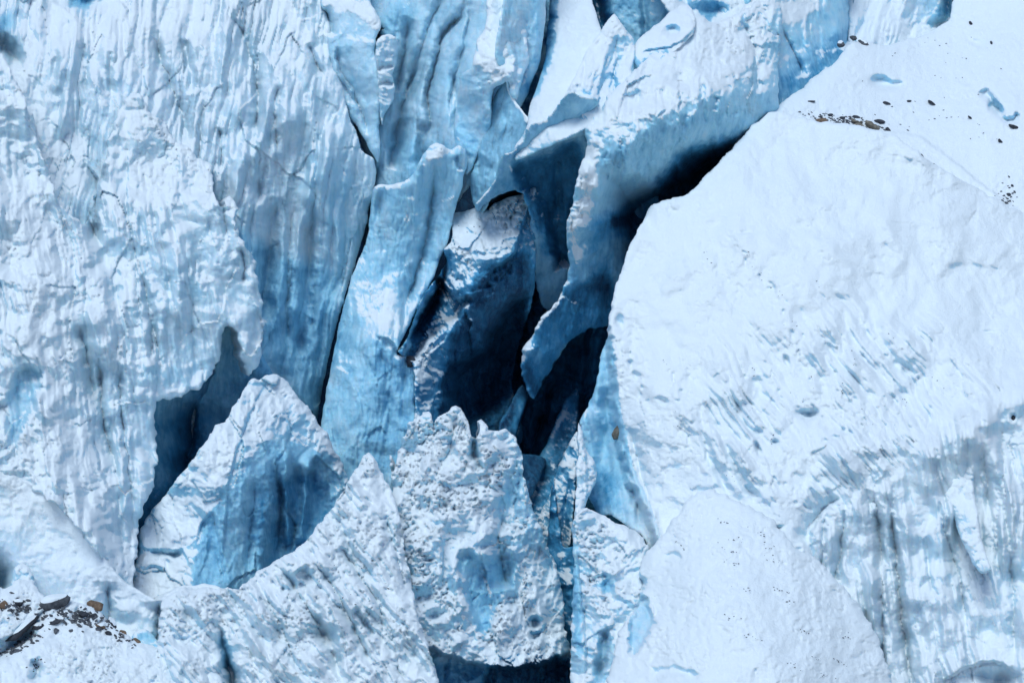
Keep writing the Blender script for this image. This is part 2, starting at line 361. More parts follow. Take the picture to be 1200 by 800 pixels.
# ------------------------------------------------------------------ materials
def nodes(name):
    m = bpy.data.materials.new(name); m.use_nodes = True; return m, m.node_tree.nodes, m.node_tree.links
SSS = 0.3
def glacier_material(name, pale, mid, deep, navy, snowc, bump=1.0):
    m, N, L = nodes(name); bs = N['Principled BSDF']
    at_ = N.new('ShaderNodeAttribute'); at_.attribute_name = 'surf'
    sp = N.new('ShaderNodeSeparateColor'); L.new(at_.outputs['Color'], sp.inputs[0])
    tc = N.new('ShaderNodeTexCoord')
    n1 = N.new('ShaderNodeTexNoise'); n1.inputs['Scale'].default_value = 3.5; n1.inputs['Detail'].default_value = 6; n1.inputs['Roughness'].default_value = 0.65; L.new(tc.outputs['Object'], n1.inputs['Vector'])
    mp = N.new('ShaderNodeMapping'); mp.inputs['Scale'].default_value = (1, 1, 0.18); L.new(tc.outputs['Object'], mp.inputs[0])
    n2 = N.new('ShaderNodeTexNoise'); n2.inputs['Scale'].default_value = 2.2; n2.inputs['Detail'].default_value = 5; n2.inputs['Roughness'].default_value = 0.7; n2.inputs['Distortion'].default_value = 0.4; L.new(mp.outputs[0], n2.inputs['Vector'])
    def math_(op, a, b=None, c=None, clamp=False):
        q = N.new('ShaderNodeMath'); q.operation = op; q.use_clamp = clamp
        for i, v in enumerate((a, b, c)):
            if v is None: continue
            if hasattr(v, 'is_linked') or hasattr(v, 'links'): L.new(v, q.inputs[i])
            else: q.inputs[i].default_value = v
        return q.outputs[0]
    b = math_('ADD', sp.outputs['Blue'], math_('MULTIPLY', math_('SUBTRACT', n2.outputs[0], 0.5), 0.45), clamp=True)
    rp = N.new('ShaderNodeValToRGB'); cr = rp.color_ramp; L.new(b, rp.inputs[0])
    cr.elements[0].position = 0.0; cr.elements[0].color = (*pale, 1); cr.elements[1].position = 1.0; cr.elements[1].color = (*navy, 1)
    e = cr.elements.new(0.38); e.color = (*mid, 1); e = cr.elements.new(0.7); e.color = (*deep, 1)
    dm = N.new('ShaderNodeMix'); dm.data_type = 'RGBA'; dm.blend_type = 'MIX'
    L.new(math_('MULTIPLY', sp.outputs['Green'], math_('ADD', n1.outputs[0], 0.35), clamp=True), dm.inputs[0]); L.new(rp.outputs[0], dm.inputs[6]); dm.inputs[7].default_value = (0.10, 0.11, 0.13, 1)
    # snow cover, with a crisp uneven margin
    nf = N.new('ShaderNodeTexNoise'); nf.inputs['Scale'].default_value = 14; nf.inputs['Detail'].default_value = 4; nf.inputs['Roughness'].default_value = 0.75; L.new(tc.outputs['Object'], nf.inputs['Vector'])
    s = math_('ADD', math_('MULTIPLY_ADD', sp.outputs['Red'], 0.92, 0.06), math_('ADD', math_('MULTIPLY', math_('SUBTRACT', n1.outputs[0], 0.5), 0.6), math_('MULTIPLY', math_('SUBTRACT', nf.outputs[0], 0.5), 0.9)))
    mr = N.new('ShaderNodeMapRange'); mr.interpolation_type = 'SMOOTHSTEP'; mr.inputs[1].default_value = 0.12; mr.inputs[2].default_value = 0.80; L.new(s, mr.inputs[0])
    sm = N.new('ShaderNodeMix'); sm.data_type = 'RGBA'; L.new(mr.outputs[0], sm.inputs[0]); L.new(dm.outputs[2], sm.inputs[6]); sm.inputs[7].default_value = (*snowc, 1)
    L.new(sm.outputs[2], bs.inputs['Base Color'])
    rg = math_('MULTIPLY_ADD', mr.outputs[0], 0.45, 0.42); L.new(rg, bs.inputs['Roughness'])
    L.new(math_('MULTIPLY_ADD', mr.outputs[0], -SSS, SSS), bs.inputs['Subsurface Weight']); bs.inputs['Subsurface Radius'].default_value = (0.25, 0.7, 1.0); bs.inputs['Subsurface Scale'].default_value = 0.5
    bs.inputs['Specular IOR Level'].default_value = 0.35; bs.inputs['IOR'].default_value = 1.31
    n3 = N.new('ShaderNodeTexNoise'); n3.inputs['Scale'].default_value = 9.0; n3.inputs['Detail'].default_value = 5; n3.inputs['Roughness'].default_value = 0.7; L.new(tc.outputs['Object'], n3.inputs['Vector'])
    bm = N.new('ShaderNodeBump'); bm.inputs['Strength'].default_value = 0.7*bump; bm.inputs['Distance'].default_value = 0.09
    h = math_('ADD', math_('MULTIPLY', n3.outputs[0], 1.3), math_('MULTIPLY', n2.outputs[0], 1.5)); L.new(h, bm.inputs['Height']); L.new(bm.outputs[0], bs.inputs['Normal'])
    return m
SNOW = (0.86, 0.905, 0.93)
ICE = glacier_material('glacier_ice', (0.74, 0.83, 0.88), (0.38, 0.70, 0.86), (0.07, 0.33, 0.55), (0.012, 0.055, 0.12), SNOW)  # navy end of the ramp carries the painted crevasse shade
R_ = random.Random(11)
# ------------------------------------------------------------------ the deep back of the crevasse and the far glacier
def backdrop():
    # one coarse sheet far behind everything, crevasse shade put into its navy colour, running well past the frame
    global H
    h0 = H; H = 14.0
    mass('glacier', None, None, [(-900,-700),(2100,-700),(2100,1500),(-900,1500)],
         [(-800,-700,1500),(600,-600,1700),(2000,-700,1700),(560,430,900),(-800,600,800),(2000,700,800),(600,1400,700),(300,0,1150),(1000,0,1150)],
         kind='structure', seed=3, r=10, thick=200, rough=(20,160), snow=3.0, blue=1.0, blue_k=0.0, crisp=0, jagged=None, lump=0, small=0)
    H = h0
backdrop()

# ---- upper background
mass('ice_wall', 'dim blue ice wall at the top edge, behind the small pointed snow peak', 'ice wall',
     [(640,-120),(860,-120),(880,0),(840,30),(800,60),(760,120),(700,160),(600,200),(600,100),(640,20)],
     [(640,-100,640),(850,-100,640),(700,150,590),(820,30,560)], seed=101, r=8, thick=200, flute=(6,26,8,5), snow=0.8, blue=0.45, blue_k=0.15,
     feats=[('g',[(694,-60),(700,10),(722,60),(745,105)],9,70),('g',[(753,-20),(756,40),(750,80)],4,12)],
     paint=[('blue',[(694,-60),(700,10),(722,60),(745,105)],14,0.4),('dirt',[(755,0),(750,80)],7,0.7)])
mass('snow_ridge', 'sharp white snow ridge crossing the top edge above the small blue block', 'snow ridge',
     [(752,-40),(790,-20),(815,-60),(900,-90),(1000,-100),(1010,30),(990,60),(900,70),(840,50),(815,30),(796,28),(780,10)],
     [(760,-30,520),(1000,-90,760),(800,25,480),(1000,50,640),(900,0,600)], seed=102, r=8, thick=160, snow=0.5, blue=0.4, rough=(4,30),
     feats=[('pit',832,14,22,9,5,22),('g',[(795,-20),(806,10),(812,20)],6,14)], paint=[('blue',[(832,14)],18,0.3),('snow',[(832,16)],16,-0.6),('dirt',[(830,12)],10,0.3)])
mass('ice_cliff', 'ribbed ice cliff between the snow ridge and the big slope, at the top edge', 'ice cliff',
     [(862,30),(870,10),(890,-10),(900,-120),(1002,-120),(1000,0),(1000,40),(1010,60),(960,120),(880,170),(850,130),(860,90)],
     [(870,20,330),(900,-100,480),(1000,-100,560),(995,50,500),(880,160,330),(900,100,340)], seed=103, r=8, thick=160, flute=(7,20,-12,5), snow=0.66, blue=0.34, blue_k=0.14,
     feats=[('g',[(994,-20),(997,20),(994,60)],7,60),('s',[(915,30),(930,60),(944,92)],4,14),('r',[(920,20),(940,55),(952,85)],5,-9),('c',[(960,90),(950,60),(945,30),(947,10)],14,14)],
     paint=[('blue',[(900,110),(960,80),(990,50)],16,0.3),('snow',[(870,20),(900,15),(940,10)],13,0.6),('dirt',[(870,25),(880,90)],8,0.5),('calm',[(975,25)],22,0.9),('dirt',[(895,110),(875,70)],12,0.6)])
mass('ice_cliff', 'pale ice cliff with a snowy foot, right of the dark slot at the top edge', 'ice cliff',
     [(1000,-120),(1115,-120),(1116,0),(1112,30),(1080,60),(1020,80),(996,60),(994,0)],
     [(1000,-100,620),(1110,-100,620),(1000,60,540),(1110,20,640)], seed=104, r=7, thick=160, flute=(6,24,10,4), snow=0.60, blue=0.2,
     feats=[('g',[(1108,-20),(1110,20),(1090,34)],6,20)], paint=[('blue',[(1090,25),(1110,10)],10,0.3),('snow',[(1000,60),(1040,30),(1080,50)],14,0.8),('snow',[(1010,-10),(1030,10)],12,0.5)])

# ---- upper right slope beyond the rock line (terrain)
mass('snow_slope', None, None,
     [(1112,22),(1118,-10),(1116,-60),(1180,-160),(1360,-200),(1380,400),(1200,420),(1100,260),(960,220),(840,240),(860,170),(905,130),(945,98),(975,75),(1000,50),(1040,52),(1085,40)],
     [(1120,-60,600),(1370,-150,760),(1370,380,190),(1000,60,395),(900,140,245),(860,240,150),(1000,200,225),(1190,260,190),(1110,30,520),(1190,120,330)],
     key='far', kind='structure', seed=105, r=26, thick=300, rough=(3.5,70), snow=0.3, blue=0.3, snow_k=0.1, lump=0.7, pore=(2.0,8), jagged=(2,16),
     feats=[('poly',[(1158,116),(1166,118),(1174,124),(1180,136),(1190,130),(1197,134),(1192,148),(1176,146),(1162,136),(1154,126)],9,22),('g',[(1150,104),(1162,118),(1176,136)],5,10),('pit',1032,97,12,7,10,16),('pit',1050,100,9,5,-10,9),('pit',1145,50,10,5,20,6),
            ('r',[(960,120),(1040,108),(1120,130),(1200,160)],26,-8),('c',[(1010,146),(1080,160),(1120,190),(1200,250)],30,-10)],
     paint=[('dirt',[(1168,130)],12,0.5),('snow',[(1167,128)],9,-0.35),('blue',[(1170,128)],14,0.05),('dirt',[(1163,120)],9,0.8),('snow',[(1035,99)],8,-0.5),('snow',[(1120,195)],5,-0.5)])

# ---- middle background between the fluted wall and the long fin
mass('ice_wall', 'shaded blue ice wall behind the wedge with the snow speckled top', 'ice wall',
     [(600,160),(690,140),(760,200),(780,290),(720,340),(680,350),(650,352),(620,345),(590,330),(565,300),(570,240)],
     [(600,160,330),(700,140,330),(760,300,380),(620,300,420),(600,500,480)], seed=110, r=8, thick=200, flute=(5,34,-4,7), snow=1.1, blue=0.62, blue_k=0.12, rough=(6,60),
     feats=[('poly',[(615,290),(660,270),(680,290),(670,330),(640,380),(600,440),(560,470),(560,380)],30,60)],
     paint=[('blue',[(610,300),(670,280),(660,340),(600,450),(560,450)],24,0.2,1)])  # blue darkens the recess, shade painted into the ice colour
mass('ice_fin', 'ice fin streaked with dark grey, hanging left of the curved snow lip', 'ice fin',
     [(596,95),(606,120),(620,140),(618,150),(600,190),(580,215),(572,240),(566,250),(555,240),(552,210),(560,180),(572,130),(584,105)],
     [(590,100,240),(618,145,200),(560,240,280),(580,200,250)], seed=111, r=5, thick=150, flute=(5,14,10,7), snow=0.95, blue=0.42, dirt=0.45, blue_k=0.1,
     paint=[('snow',[(596,100),(607,122),(620,142)],3.2,1.3),('dirt',[(584,110),(576,200)],9,0.5)])
mass('ice_tower', 'narrow pale ice tower at the top edge, directly left of the dark slot', 'ice tower',
     [(600,-120),(642,-120),(640,0),(637,40),(632,75),(622,100),(615,118),(608,128),(598,112),(590,90),(580,60),(590,0)],
     [(600,-100,250),(640,-100,330),(632,70,290),(600,100,230)], seed=112, r=7, thick=170, flute=(4,20,6,6), snow=0.85, blue=0.27,
     feats=[('s',[(614,10),(617,60),(610,110)],5,8)], paint=[('dirt',[(585,20),(612,12),(618,60),(600,75),(588,50)],8,0.7,1),('blue',[(620,110)],16,0.25)])
mass('snow_slope', None, None,
     [(690,-60),(694,0),(700,20),(704,34),(712,60),(720,120),(712,140),(690,150),(660,165),(630,178),(604,188),(604,170),(612,158),(617,150),(622,120),(636,82),(640,50),(644,0),(646,-100)],
     [(650,-80,480),(690,0,400),(640,100,210),(700,110,190),(605,180,150),(640,155,112),(690,140,112)], kind='structure', shrink=0, seed=113, r=10, thick=160, snow=0.50, blue=0.35, rough=(4,30),
     feats=[('g',[(640,-20),(642,40),(634,75),(622,108)],9,46),('r',[(665,40),(650,110),(625,160)],12,-12)],
     paint=[('blue',[(642,20),(636,76)],9,0.4),('snow',[(642,0),(638,60),(625,105)],8,-1.0)])
mass('ice_pinnacle', 'small pointed ice peak with a snowy tip, high in the centre', 'ice pinnacle',
     [(720,16),(726,24),(735,36),(742,45),(744,56),(743,80),(740,98),(725,125),(705,145),(692,156),(680,160),(660,165),(644,160),(648,140),(668,100),(688,60),(704,36),(713,22)],
     [(720,20,215),(742,60,205),(690,150,110),(650,180,130),(670,110,150)], seed=114, shrink=0, r=10, thick=150, flute=(6,22,16,4), snow=0.60, blue=0.36, rough=(4,26),
     feats=[('s',[(724,40),(722,70),(718,110)],4,8),('c',[(705,150),(700,110),(712,60)],18,10)], paint=[('snow',[(719,26),(700,60)],10,0.5),('blue',[(690,130),(720,100)],16,0.25),('snow',[(660,120),(690,60)],13,0.5)])
mass('ice_block', 'small rounded ice block with a blue scooped side, right of the pointed peak', 'ice block',
     [(745,50),(752,42),(768,30),(785,14),(798,6),(808,8),(815,20),(812,40),(790,62),(768,82),(755,82),(745,76),(743,62)],
     [(750,50,215),(800,10,270),(790,60,180),(750,80,180)], seed=115, r=9, thick=120, snow=0.56, blue=0.4, rough=(2,22),
     feats=[('pit',788,36,8,6,0,14),('c',[(748,62),(770,56),(795,50),(812,30)],14,10)], paint=[('blue',[(755,70),(785,58)],9,0.2),('snow',[(750,74),(780,62)],7,-0.5)])
mass('ice_lip', 'snow edged ice lip curling over the blue hollow, left of the long fin', 'ice lip',
     [(700,118),(690,148),(694,180),(690,210),(686,250),(684,300),(678,350),(650,372),(632,350),(624,300),(620,250),(610,225),(590,226),(577,233),(560,246),(556,240),(575,218),(582,200),(584,190),(592,180),(606,172),(614,160),(622,146),(640,140),(655,120),(668,108),(682,112)],
     [(700,120,110),(585,195,150),(640,140,110),(560,242,190),(650,320,330),(690,220,240),(630,210,210)], seed=116, shrink=0, jagged=(2.4,9), r=5, facet=((5,30),), thick=110, flute=(4,24,4,7), snow=0.80, blue=0.46, blue_k=0.1, rough=(4,30), lump=1.6,
     feats=[('poly',[(600,194),(640,172),(676,160),(688,190),(684,250),(680,300),(650,320),(640,290),(628,245),(606,225)],16,60),('g',[(652,180),(654,260)],6,10)],
     paint=[('snow',[(560,243),(580,215),(584,192),(606,174),(620,150),(640,146),(668,118),(690,122)],15,0.8),('blue',[(600,195),(640,180),(680,170),(684,300),(650,310),(610,225)],12,0.30,1),('blue',[(600,225)],14,0.2),('snow',[(598,196),(600,200)],4,0.8)])  # deeper blue in the hollow is painted shade, fading to black

# ---- the tall fluted wall, left
mass('ice_wall', 'tall fluted pale ice wall filling the upper left, snow along its top', 'ice wall',
     [(-140,-140),(370,-140),(376,-20),(378,0),(384,20),(388,34),(392,56),(398,80),(404,112),(410,140),(418,156),(424,176),(437,186),(441,205),(437,226),(432,245),(430,262),(424,282),(416,310),(405,345),(395,380),(385,420),(378,455),(372,490),(366,560),(300,640),(180,640),(100,500),(-140,300)],
     [(-130,-130,420),(100,-120,470),(370,-130,520),(0,100,200),(0,300,120),(150,0,330),(200,150,235),(200,300,180),(200,420,280),(330,0,400),(330,150,285),(330,300,275),(330,450,300),(400,100,340),(437,205,360),(400,350,350),(375,480,370),(250,560,330)],
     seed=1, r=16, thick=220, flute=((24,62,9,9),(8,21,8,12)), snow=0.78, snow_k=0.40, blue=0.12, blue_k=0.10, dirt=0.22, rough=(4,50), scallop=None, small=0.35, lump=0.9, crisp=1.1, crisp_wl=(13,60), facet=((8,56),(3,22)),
     feats=[('s',[(178,30),(186,60),(200,100),(215,140),(224,175)],7,16),('s',[(262,5),(275,25),(292,60),(302,110),(300,170)],6,16),('g',[(214,45),(222,75),(228,110)],5,9),
            ('s',[(325,100),(322,135),(325,180)],6,16),('s',[(346,225),(340,280),(336,340),(338,420)],8,16),('s',[(300,130),(303,190),(304,240)],7,16),
            ('s',[(257,150),(260,180),(256,200)],5,14),('c',[(404,120),(385,150),(378,170),(370,220)],22,10),
            ('s',[(362,50),(370,75),(380,90)],4,12),('g',[(130,60),(128,90),(135,112)],4,6),('g',[(65,60),(67,95),(64,120)],5,7),('g',[(95,50),(98,85)],4,5),
            ('poly',[(2,40),(12,38),(22,50),(28,66),(30,84),(20,80),(4,60)],5,12),('g',[(-10,40),(8,58),(25,78)],9,26),('pit',95,-2,26,11,8,30),('g',[(320,230),(315,300),(312,380)],9,16),('g',[(362,250),(360,330),(352,420)],9,18),('r',[(378,230),(365,320),(350,400)],10,-8),
            ('c',[(102,190),(118,215),(126,260)],14,22)],
     paint=[('dirt',[(205,60),(225,90),(235,140),(225,170)],20,0.55),('dirt',[(300,15),(310,60),(305,110)],16,0.4),('dirt',[(330,190),(326,250),(345,330)],14,0.35),('blue',[(270,270),(330,300),(395,330),(372,500),(330,440),(300,400)],30,0.34,1),
            ('blue',[(380,200),(400,300)],26,0.13),('snow',[(14,66)],9,-0.3),('blue',[(8,26)],12,0.3),('snow',[(8,26)],9,-0.6),('blue',[(95,-2)],16,0.5),('snow',[(95,0)],14,-1.0),('snow',[(60,20),(160,30),(240,20),(340,5)],30,0.35),('snow',[(20,100),(50,160),(90,210)],30,0.3),
            ('snow',[(300,300),(330,240),(380,260),(400,330),(370,500),(320,460)],20,-0.35,1),('dirt',[(115,190),(112,220),(108,260)],9,0.9),('snow',[(112,190),(108,260)],8,-0.7),('dirt',[(240,100),(200,200)],22,0.25),('dirt',[(128,60),(132,100)],7,0.35),('snow',[(384,25),(400,90),(412,140),(425,178)],5,0.5)])

# ---- centre-left smooth flutes and towers
mass('ice_wall', 'smooth pale blue ice folds hanging from the top edge, centre left', 'ice wall',
     [(372,-120),(600,-120),(604,0),(598,40),(584,70),(576,110),(575,150),(566,190),(556,210),(545,225),(520,260),(480,330),(440,330),(425,290),(430,240),(440,205),(425,175),(410,130),(395,60),(380,10)],
     [(380,-100,470),(600,-100,360),(600,0,290),(575,120,260),(550,215,300),(440,200,400),(460,100,390),(400,20,430),(500,100,330),(480,320,420)],
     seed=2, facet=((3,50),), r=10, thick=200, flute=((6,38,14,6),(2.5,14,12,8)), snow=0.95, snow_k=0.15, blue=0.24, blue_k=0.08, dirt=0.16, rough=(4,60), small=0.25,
     feats=[('s',[(550,0),(538,22),(520,40),(512,70),(503,100),(503,140),(510,170)],6,30),('r',[(534,30),(520,70),(518,110),(530,140)],13,-18),('c',[(531,145),(524,120),(536,70),(545,30),(548,0)],14,18),
            ('r',[(572,-20),(566,30),(556,70)],16,-20),('s',[(490,60),(480,100),(470,130),(462,170),(455,200)],6,20),('s',[(520,-10),(500,40),(485,90),(480,125)],7,16),('s',[(478,20),(474,60),(465,110)],7,18),
            ('r',[(495,20),(486,60)],9,-10),('g',[(500,140),(495,175),(500,200)],8,18),('g',[(475,135),(468,170),(460,200)],8,16),('r',[(545,110),(552,160),(548,210)],14,-14),('s',[(541,50),(532,90),(536,140),(530,165)],5,12),
            ('g',[(444,30),(436,45),(446,40)],9,22)],
     paint=[('dirt',[(505,80),(500,130),(508,170),(520,165)],11,0.6),('dirt',[(455,130),(450,190),(465,200)],11,0.5),('dirt',[(485,130),(492,190)],12,0.55),('dirt',[(545,0),(536,25),(522,38)],4,0.9),('dirt',[(515,150),(530,165),(545,150)],10,0.5),('blue',[(480,180),(500,200)],24,0.15),
            ('calm',[(560,20),(565,60)],22,0.8),('calm',[(525,90)],16,0.9),('blue',[(525,90)],14,0.08),('blue',[(450,35),(470,20)],14,0.15)])
mass('ice_tower', 'smooth ice tower with a snowy head at the top edge, beside the tall fluted wall', 'ice tower',
     [(372,-60),(430,-60),(434,0),(440,12),(446,26),(446,36),(441,44),(440,60),(444,80),(446,105),(446,130),(444,150),(446,165),(443,190),(436,180),(425,160),(410,135),(400,110),(390,80),(384,50),(384,20),(376,5)],
     [(380,-50,400),(430,-50,370),(446,30,340),(400,30,350),(445,150,350),(410,120,350),(425,80,325)], seed=4, r=9, thick=150, flute=(2,26,12,6), snow=0.80, blue=0.22, blue_k=0.06, rough=(2.5,30), small=0.2,
     feats=[('g',[(378,10),(386,28),(388,44)],6,16),('c',[(420,130),(408,100),(395,80),(392,55)],16,26),('s',[(396,90),(410,110),(424,130),(432,160)],5,10)],
     paint=[('snow',[(385,2),(410,6),(432,14),(445,30)],7,0.9),('dirt',[(394,84),(410,105),(428,130),(415,118)],8,0.7,1),('dirt',[(380,20),(388,36)],5,0.8),('blue',[(402,60)],12,0.1),('dirt',[(400,15),(436,14)],3,0.3)])
mass('snow_lump', 'tall lumpy white snow knob stuck to the side of the smooth ice tower', 'snow lump',
     [(441,50),(448,42),(456,40),(464,44),(468,54),(466,64),(464,76),(460,88),(462,97),(462,108),(460,120),(456,126),(450,136),(448,150),(446,140),(444,115),(442,90),(440,70)],
     [(445,50,318),(465,55,330),(450,145,340)], seed=5, r=9, thick=60, snow=0.35, blue=0.2, rough=(3,14), feats=[('g',[(444,98),(452,97),(462,98)],2.5,7),('g',[(442,80),(452,79),(462,76)],2.5,6)])
mass('ice_tower', 'ice tower with a wide snow shoulder and dark side, above the streaked fin', 'ice tower',
     [(572,-80),(618,-80),(617,0),(616,12),(604,28),(596,36),(612,30),(617,40),(620,70),(616,82),(610,100),(606,118),(598,112),(596,96),(586,100),(578,104),(576,130),(574,155),(560,182),(552,200),(545,205),(536,180),(532,150),(536,120),(540,90),(552,80),(556,66),(560,46),(566,38),(570,20),(570,0)],
     [(575,-70,330),(616,-70,350),(616,20,285),(555,70,215),(600,70,225),(575,100,210),(555,180,270),(540,120,280)], seed=6, r=9, thick=130, snow=0.58, blue=0.25, rough=(4,24), flute=(2,22,10,6),
     feats=[('c',[(585,38),(602,50),(606,78),(600,98)],20,-14),('c',[(548,78),(562,88),(572,104),(590,98)],24,0)],
     paint=[('snow',[(556,70),(570,50),(590,55),(600,75),(585,95),(565,85)],8,0.8,1),('snow',[(575,0),(605,5),(590,30),(572,36)],7,0.8,1),('dirt',[(604,30),(614,50),(614,78),(600,60),(592,40)],6,0.85,1),('snow',[(604,30),(614,50),(614,78),(600,60),(592,40)],6,-1.2,1),
            ('dirt',[(575,35),(592,42),(582,52)],6,0.6),('snow',[(540,110),(570,110),(570,160),(550,195),(540,170)],8,-0.9,1),('blue',[(550,170)],20,0.12)])
mass('ice_pillar', 'pale blue ice pillar with a hooked snowy head, standing left of the black gap', 'ice pillar',
     [(503,172),(511,167),(520,170),(529,175),(537,171),(545,176),(548,188),(544,205),(540,225),(533,245),(530,262),(524,285),(515,305),(508,325),(500,340),(488,362),(478,385),(468,405),(466,415),(476,418),(486,424),(488,440),(486,470),(487,500),(480,540),(470,600),(400,640),(370,600),(372,540),(376,500),(382,460),(390,420),(396,385),(404,355),(412,325),(424,295),(432,270),(434,245),(437,222),(445,216),(460,216),(478,210),(488,198),(494,184)],
     [(510,170,215),(547,185,225),(440,222,250),(480,215,215),(530,260,260),(430,300,260),(500,340,260),(395,400,250),(440,400,180),(480,420,200),(380,500,210),(440,540,185),(485,500,190),(400,620,220)],
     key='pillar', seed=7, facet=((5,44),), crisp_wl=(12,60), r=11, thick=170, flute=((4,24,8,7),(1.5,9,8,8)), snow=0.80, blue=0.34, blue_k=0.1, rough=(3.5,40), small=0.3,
     feats=[('s',[(506,185),(508,215),(503,260),(492,310),(478,350),(470,390)],7,22),('r',[(530,180),(534,210),(525,240)],6,-8),('r',[(495,205),(488,250),(478,300),(465,350)],12,-10),
            ('c',[(386,430),(398,430),(410,440),(424,470),(430,500)],16,-8),('c',[(488,424),(478,418),(466,414),(455,398),(440,396)],26,-16),('g',[(535,182),(541,200)],3,8),('pit',445,240,5,16,10,10),
            ('s',[(440,400),(452,430),(455,470),(460,520)],6,9),('s',[(474,430),(472,470),(476,500)],5,8)],
     paint=[('snow',[(496,190),(510,175),(525,178),(510,196),(500,220)],7,0.8,1),('snow',[(484,224),(486,250),(478,255)],7,0.7),('snow',[(440,222),(465,218),(460,232)],7,0.45),('dirt',[(440,235),(446,262),(452,285)],9,0.8),('dirt',[(484,300),(478,330),(466,370),(462,400)],12,0.55),('dirt',[(384,470),(392,440),(408,445)],10,0.5),
            ('dirt',[(520,205),(526,240)],8,0.4),('blue',[(440,400),(485,430),(486,520),(430,560),(430,460)],20,0.12,1),('blue',[(455,330),(480,250)],14,0.05),('snow',[(372,470),(430,430),(488,440),(490,640),(370,640)],20,-0.9,1),('dirt',[(545,180),(540,200)],4,0.7),('blue',[(400,360),(395,420)],10,0.15)])
# the dark wedge, crevasse shade painted into its body as deep blue
mass('ice_wedge', 'dark ice wedge with snow speckled top, wedged upright in the middle of the crevasse', 'ice wedge',
     [(627,219),(629,235),(626,250),(627,275),(628,300),(626,335),(622,360),(612,390),(600,450),(610,520),(520,560),(486,540),(486,470),(484,428),(470,416),(466,412),(478,395),(488,362),(500,340),(515,322),(523,305),(520,292),(528,285),(530,270),(528,256),(534,250),(548,247),(562,243),(572,246),(580,238),(595,231),(610,228)],
     [(627,220,270),(535,250,300),(600,240,265),(575,300,200),(525,330,210),(500,400,195),(620,340,275),(600,450,405),(500,510,185),(560,380,260)], key='wedge',
     seed=8, r=7, thick=190, snow=0.62, snow_k=0.3, blue=0.66, blue_k=0.06, rough=(7,34), pore=(11,10), lump=2.0, facet=((12,40),(5,18)), crisp=1.4, jagged=(1.4,10),
     feats=[('s',[(522,290),(520,330),(508,350),(480,402)],7,90),('poly',[(496,352),(506,338),(514,320),(520,330),(535,345),(556,352),(530,380),(506,400),(486,424),(470,418)],7,80),
            ('c',[(485,425),(520,395),(545,345),(575,335),(600,318)],26,-10),('c',[(560,345),(580,310),(600,300),(620,235)],24,26),('r',[(590,285),(602,306),(610,320)],4,-9),('r',[(545,352),(556,380),(566,392)],4,-10),
            ('c',[(560,430),(530,445),(505,430),(500,400)],20,16),('poly',[(585,355),(620,340),(625,400),(600,470),(540,520),(515,470),(520,430),(560,400)],24,80)],
     paint=[('snow',[(535,252),(600,232),(625,222),(616,265),(600,290),(580,310),(545,320),(520,345),(512,330),(525,300)],9,0.25,1),('snow',[(495,400),(535,425),(520,440),(490,470),(490,430)],8,0.5,1),('blue',[(560,330),(620,300),(610,420),(560,520),(515,500),(520,430)],14,0.28,1),('snow',[(560,320),(620,300),(615,420),(570,520),(515,500),(525,430)],12,-0.9,1),
            ('snow',[(600,262),(620,240),(615,285),(600,292)],6,-0.35,1),('blue',[(490,415),(520,335)],9,0.3),('snow',[(480,410),(512,345)],8,-1.2),('snow',[(545,352),(556,380),(566,392)],3,1.2)])
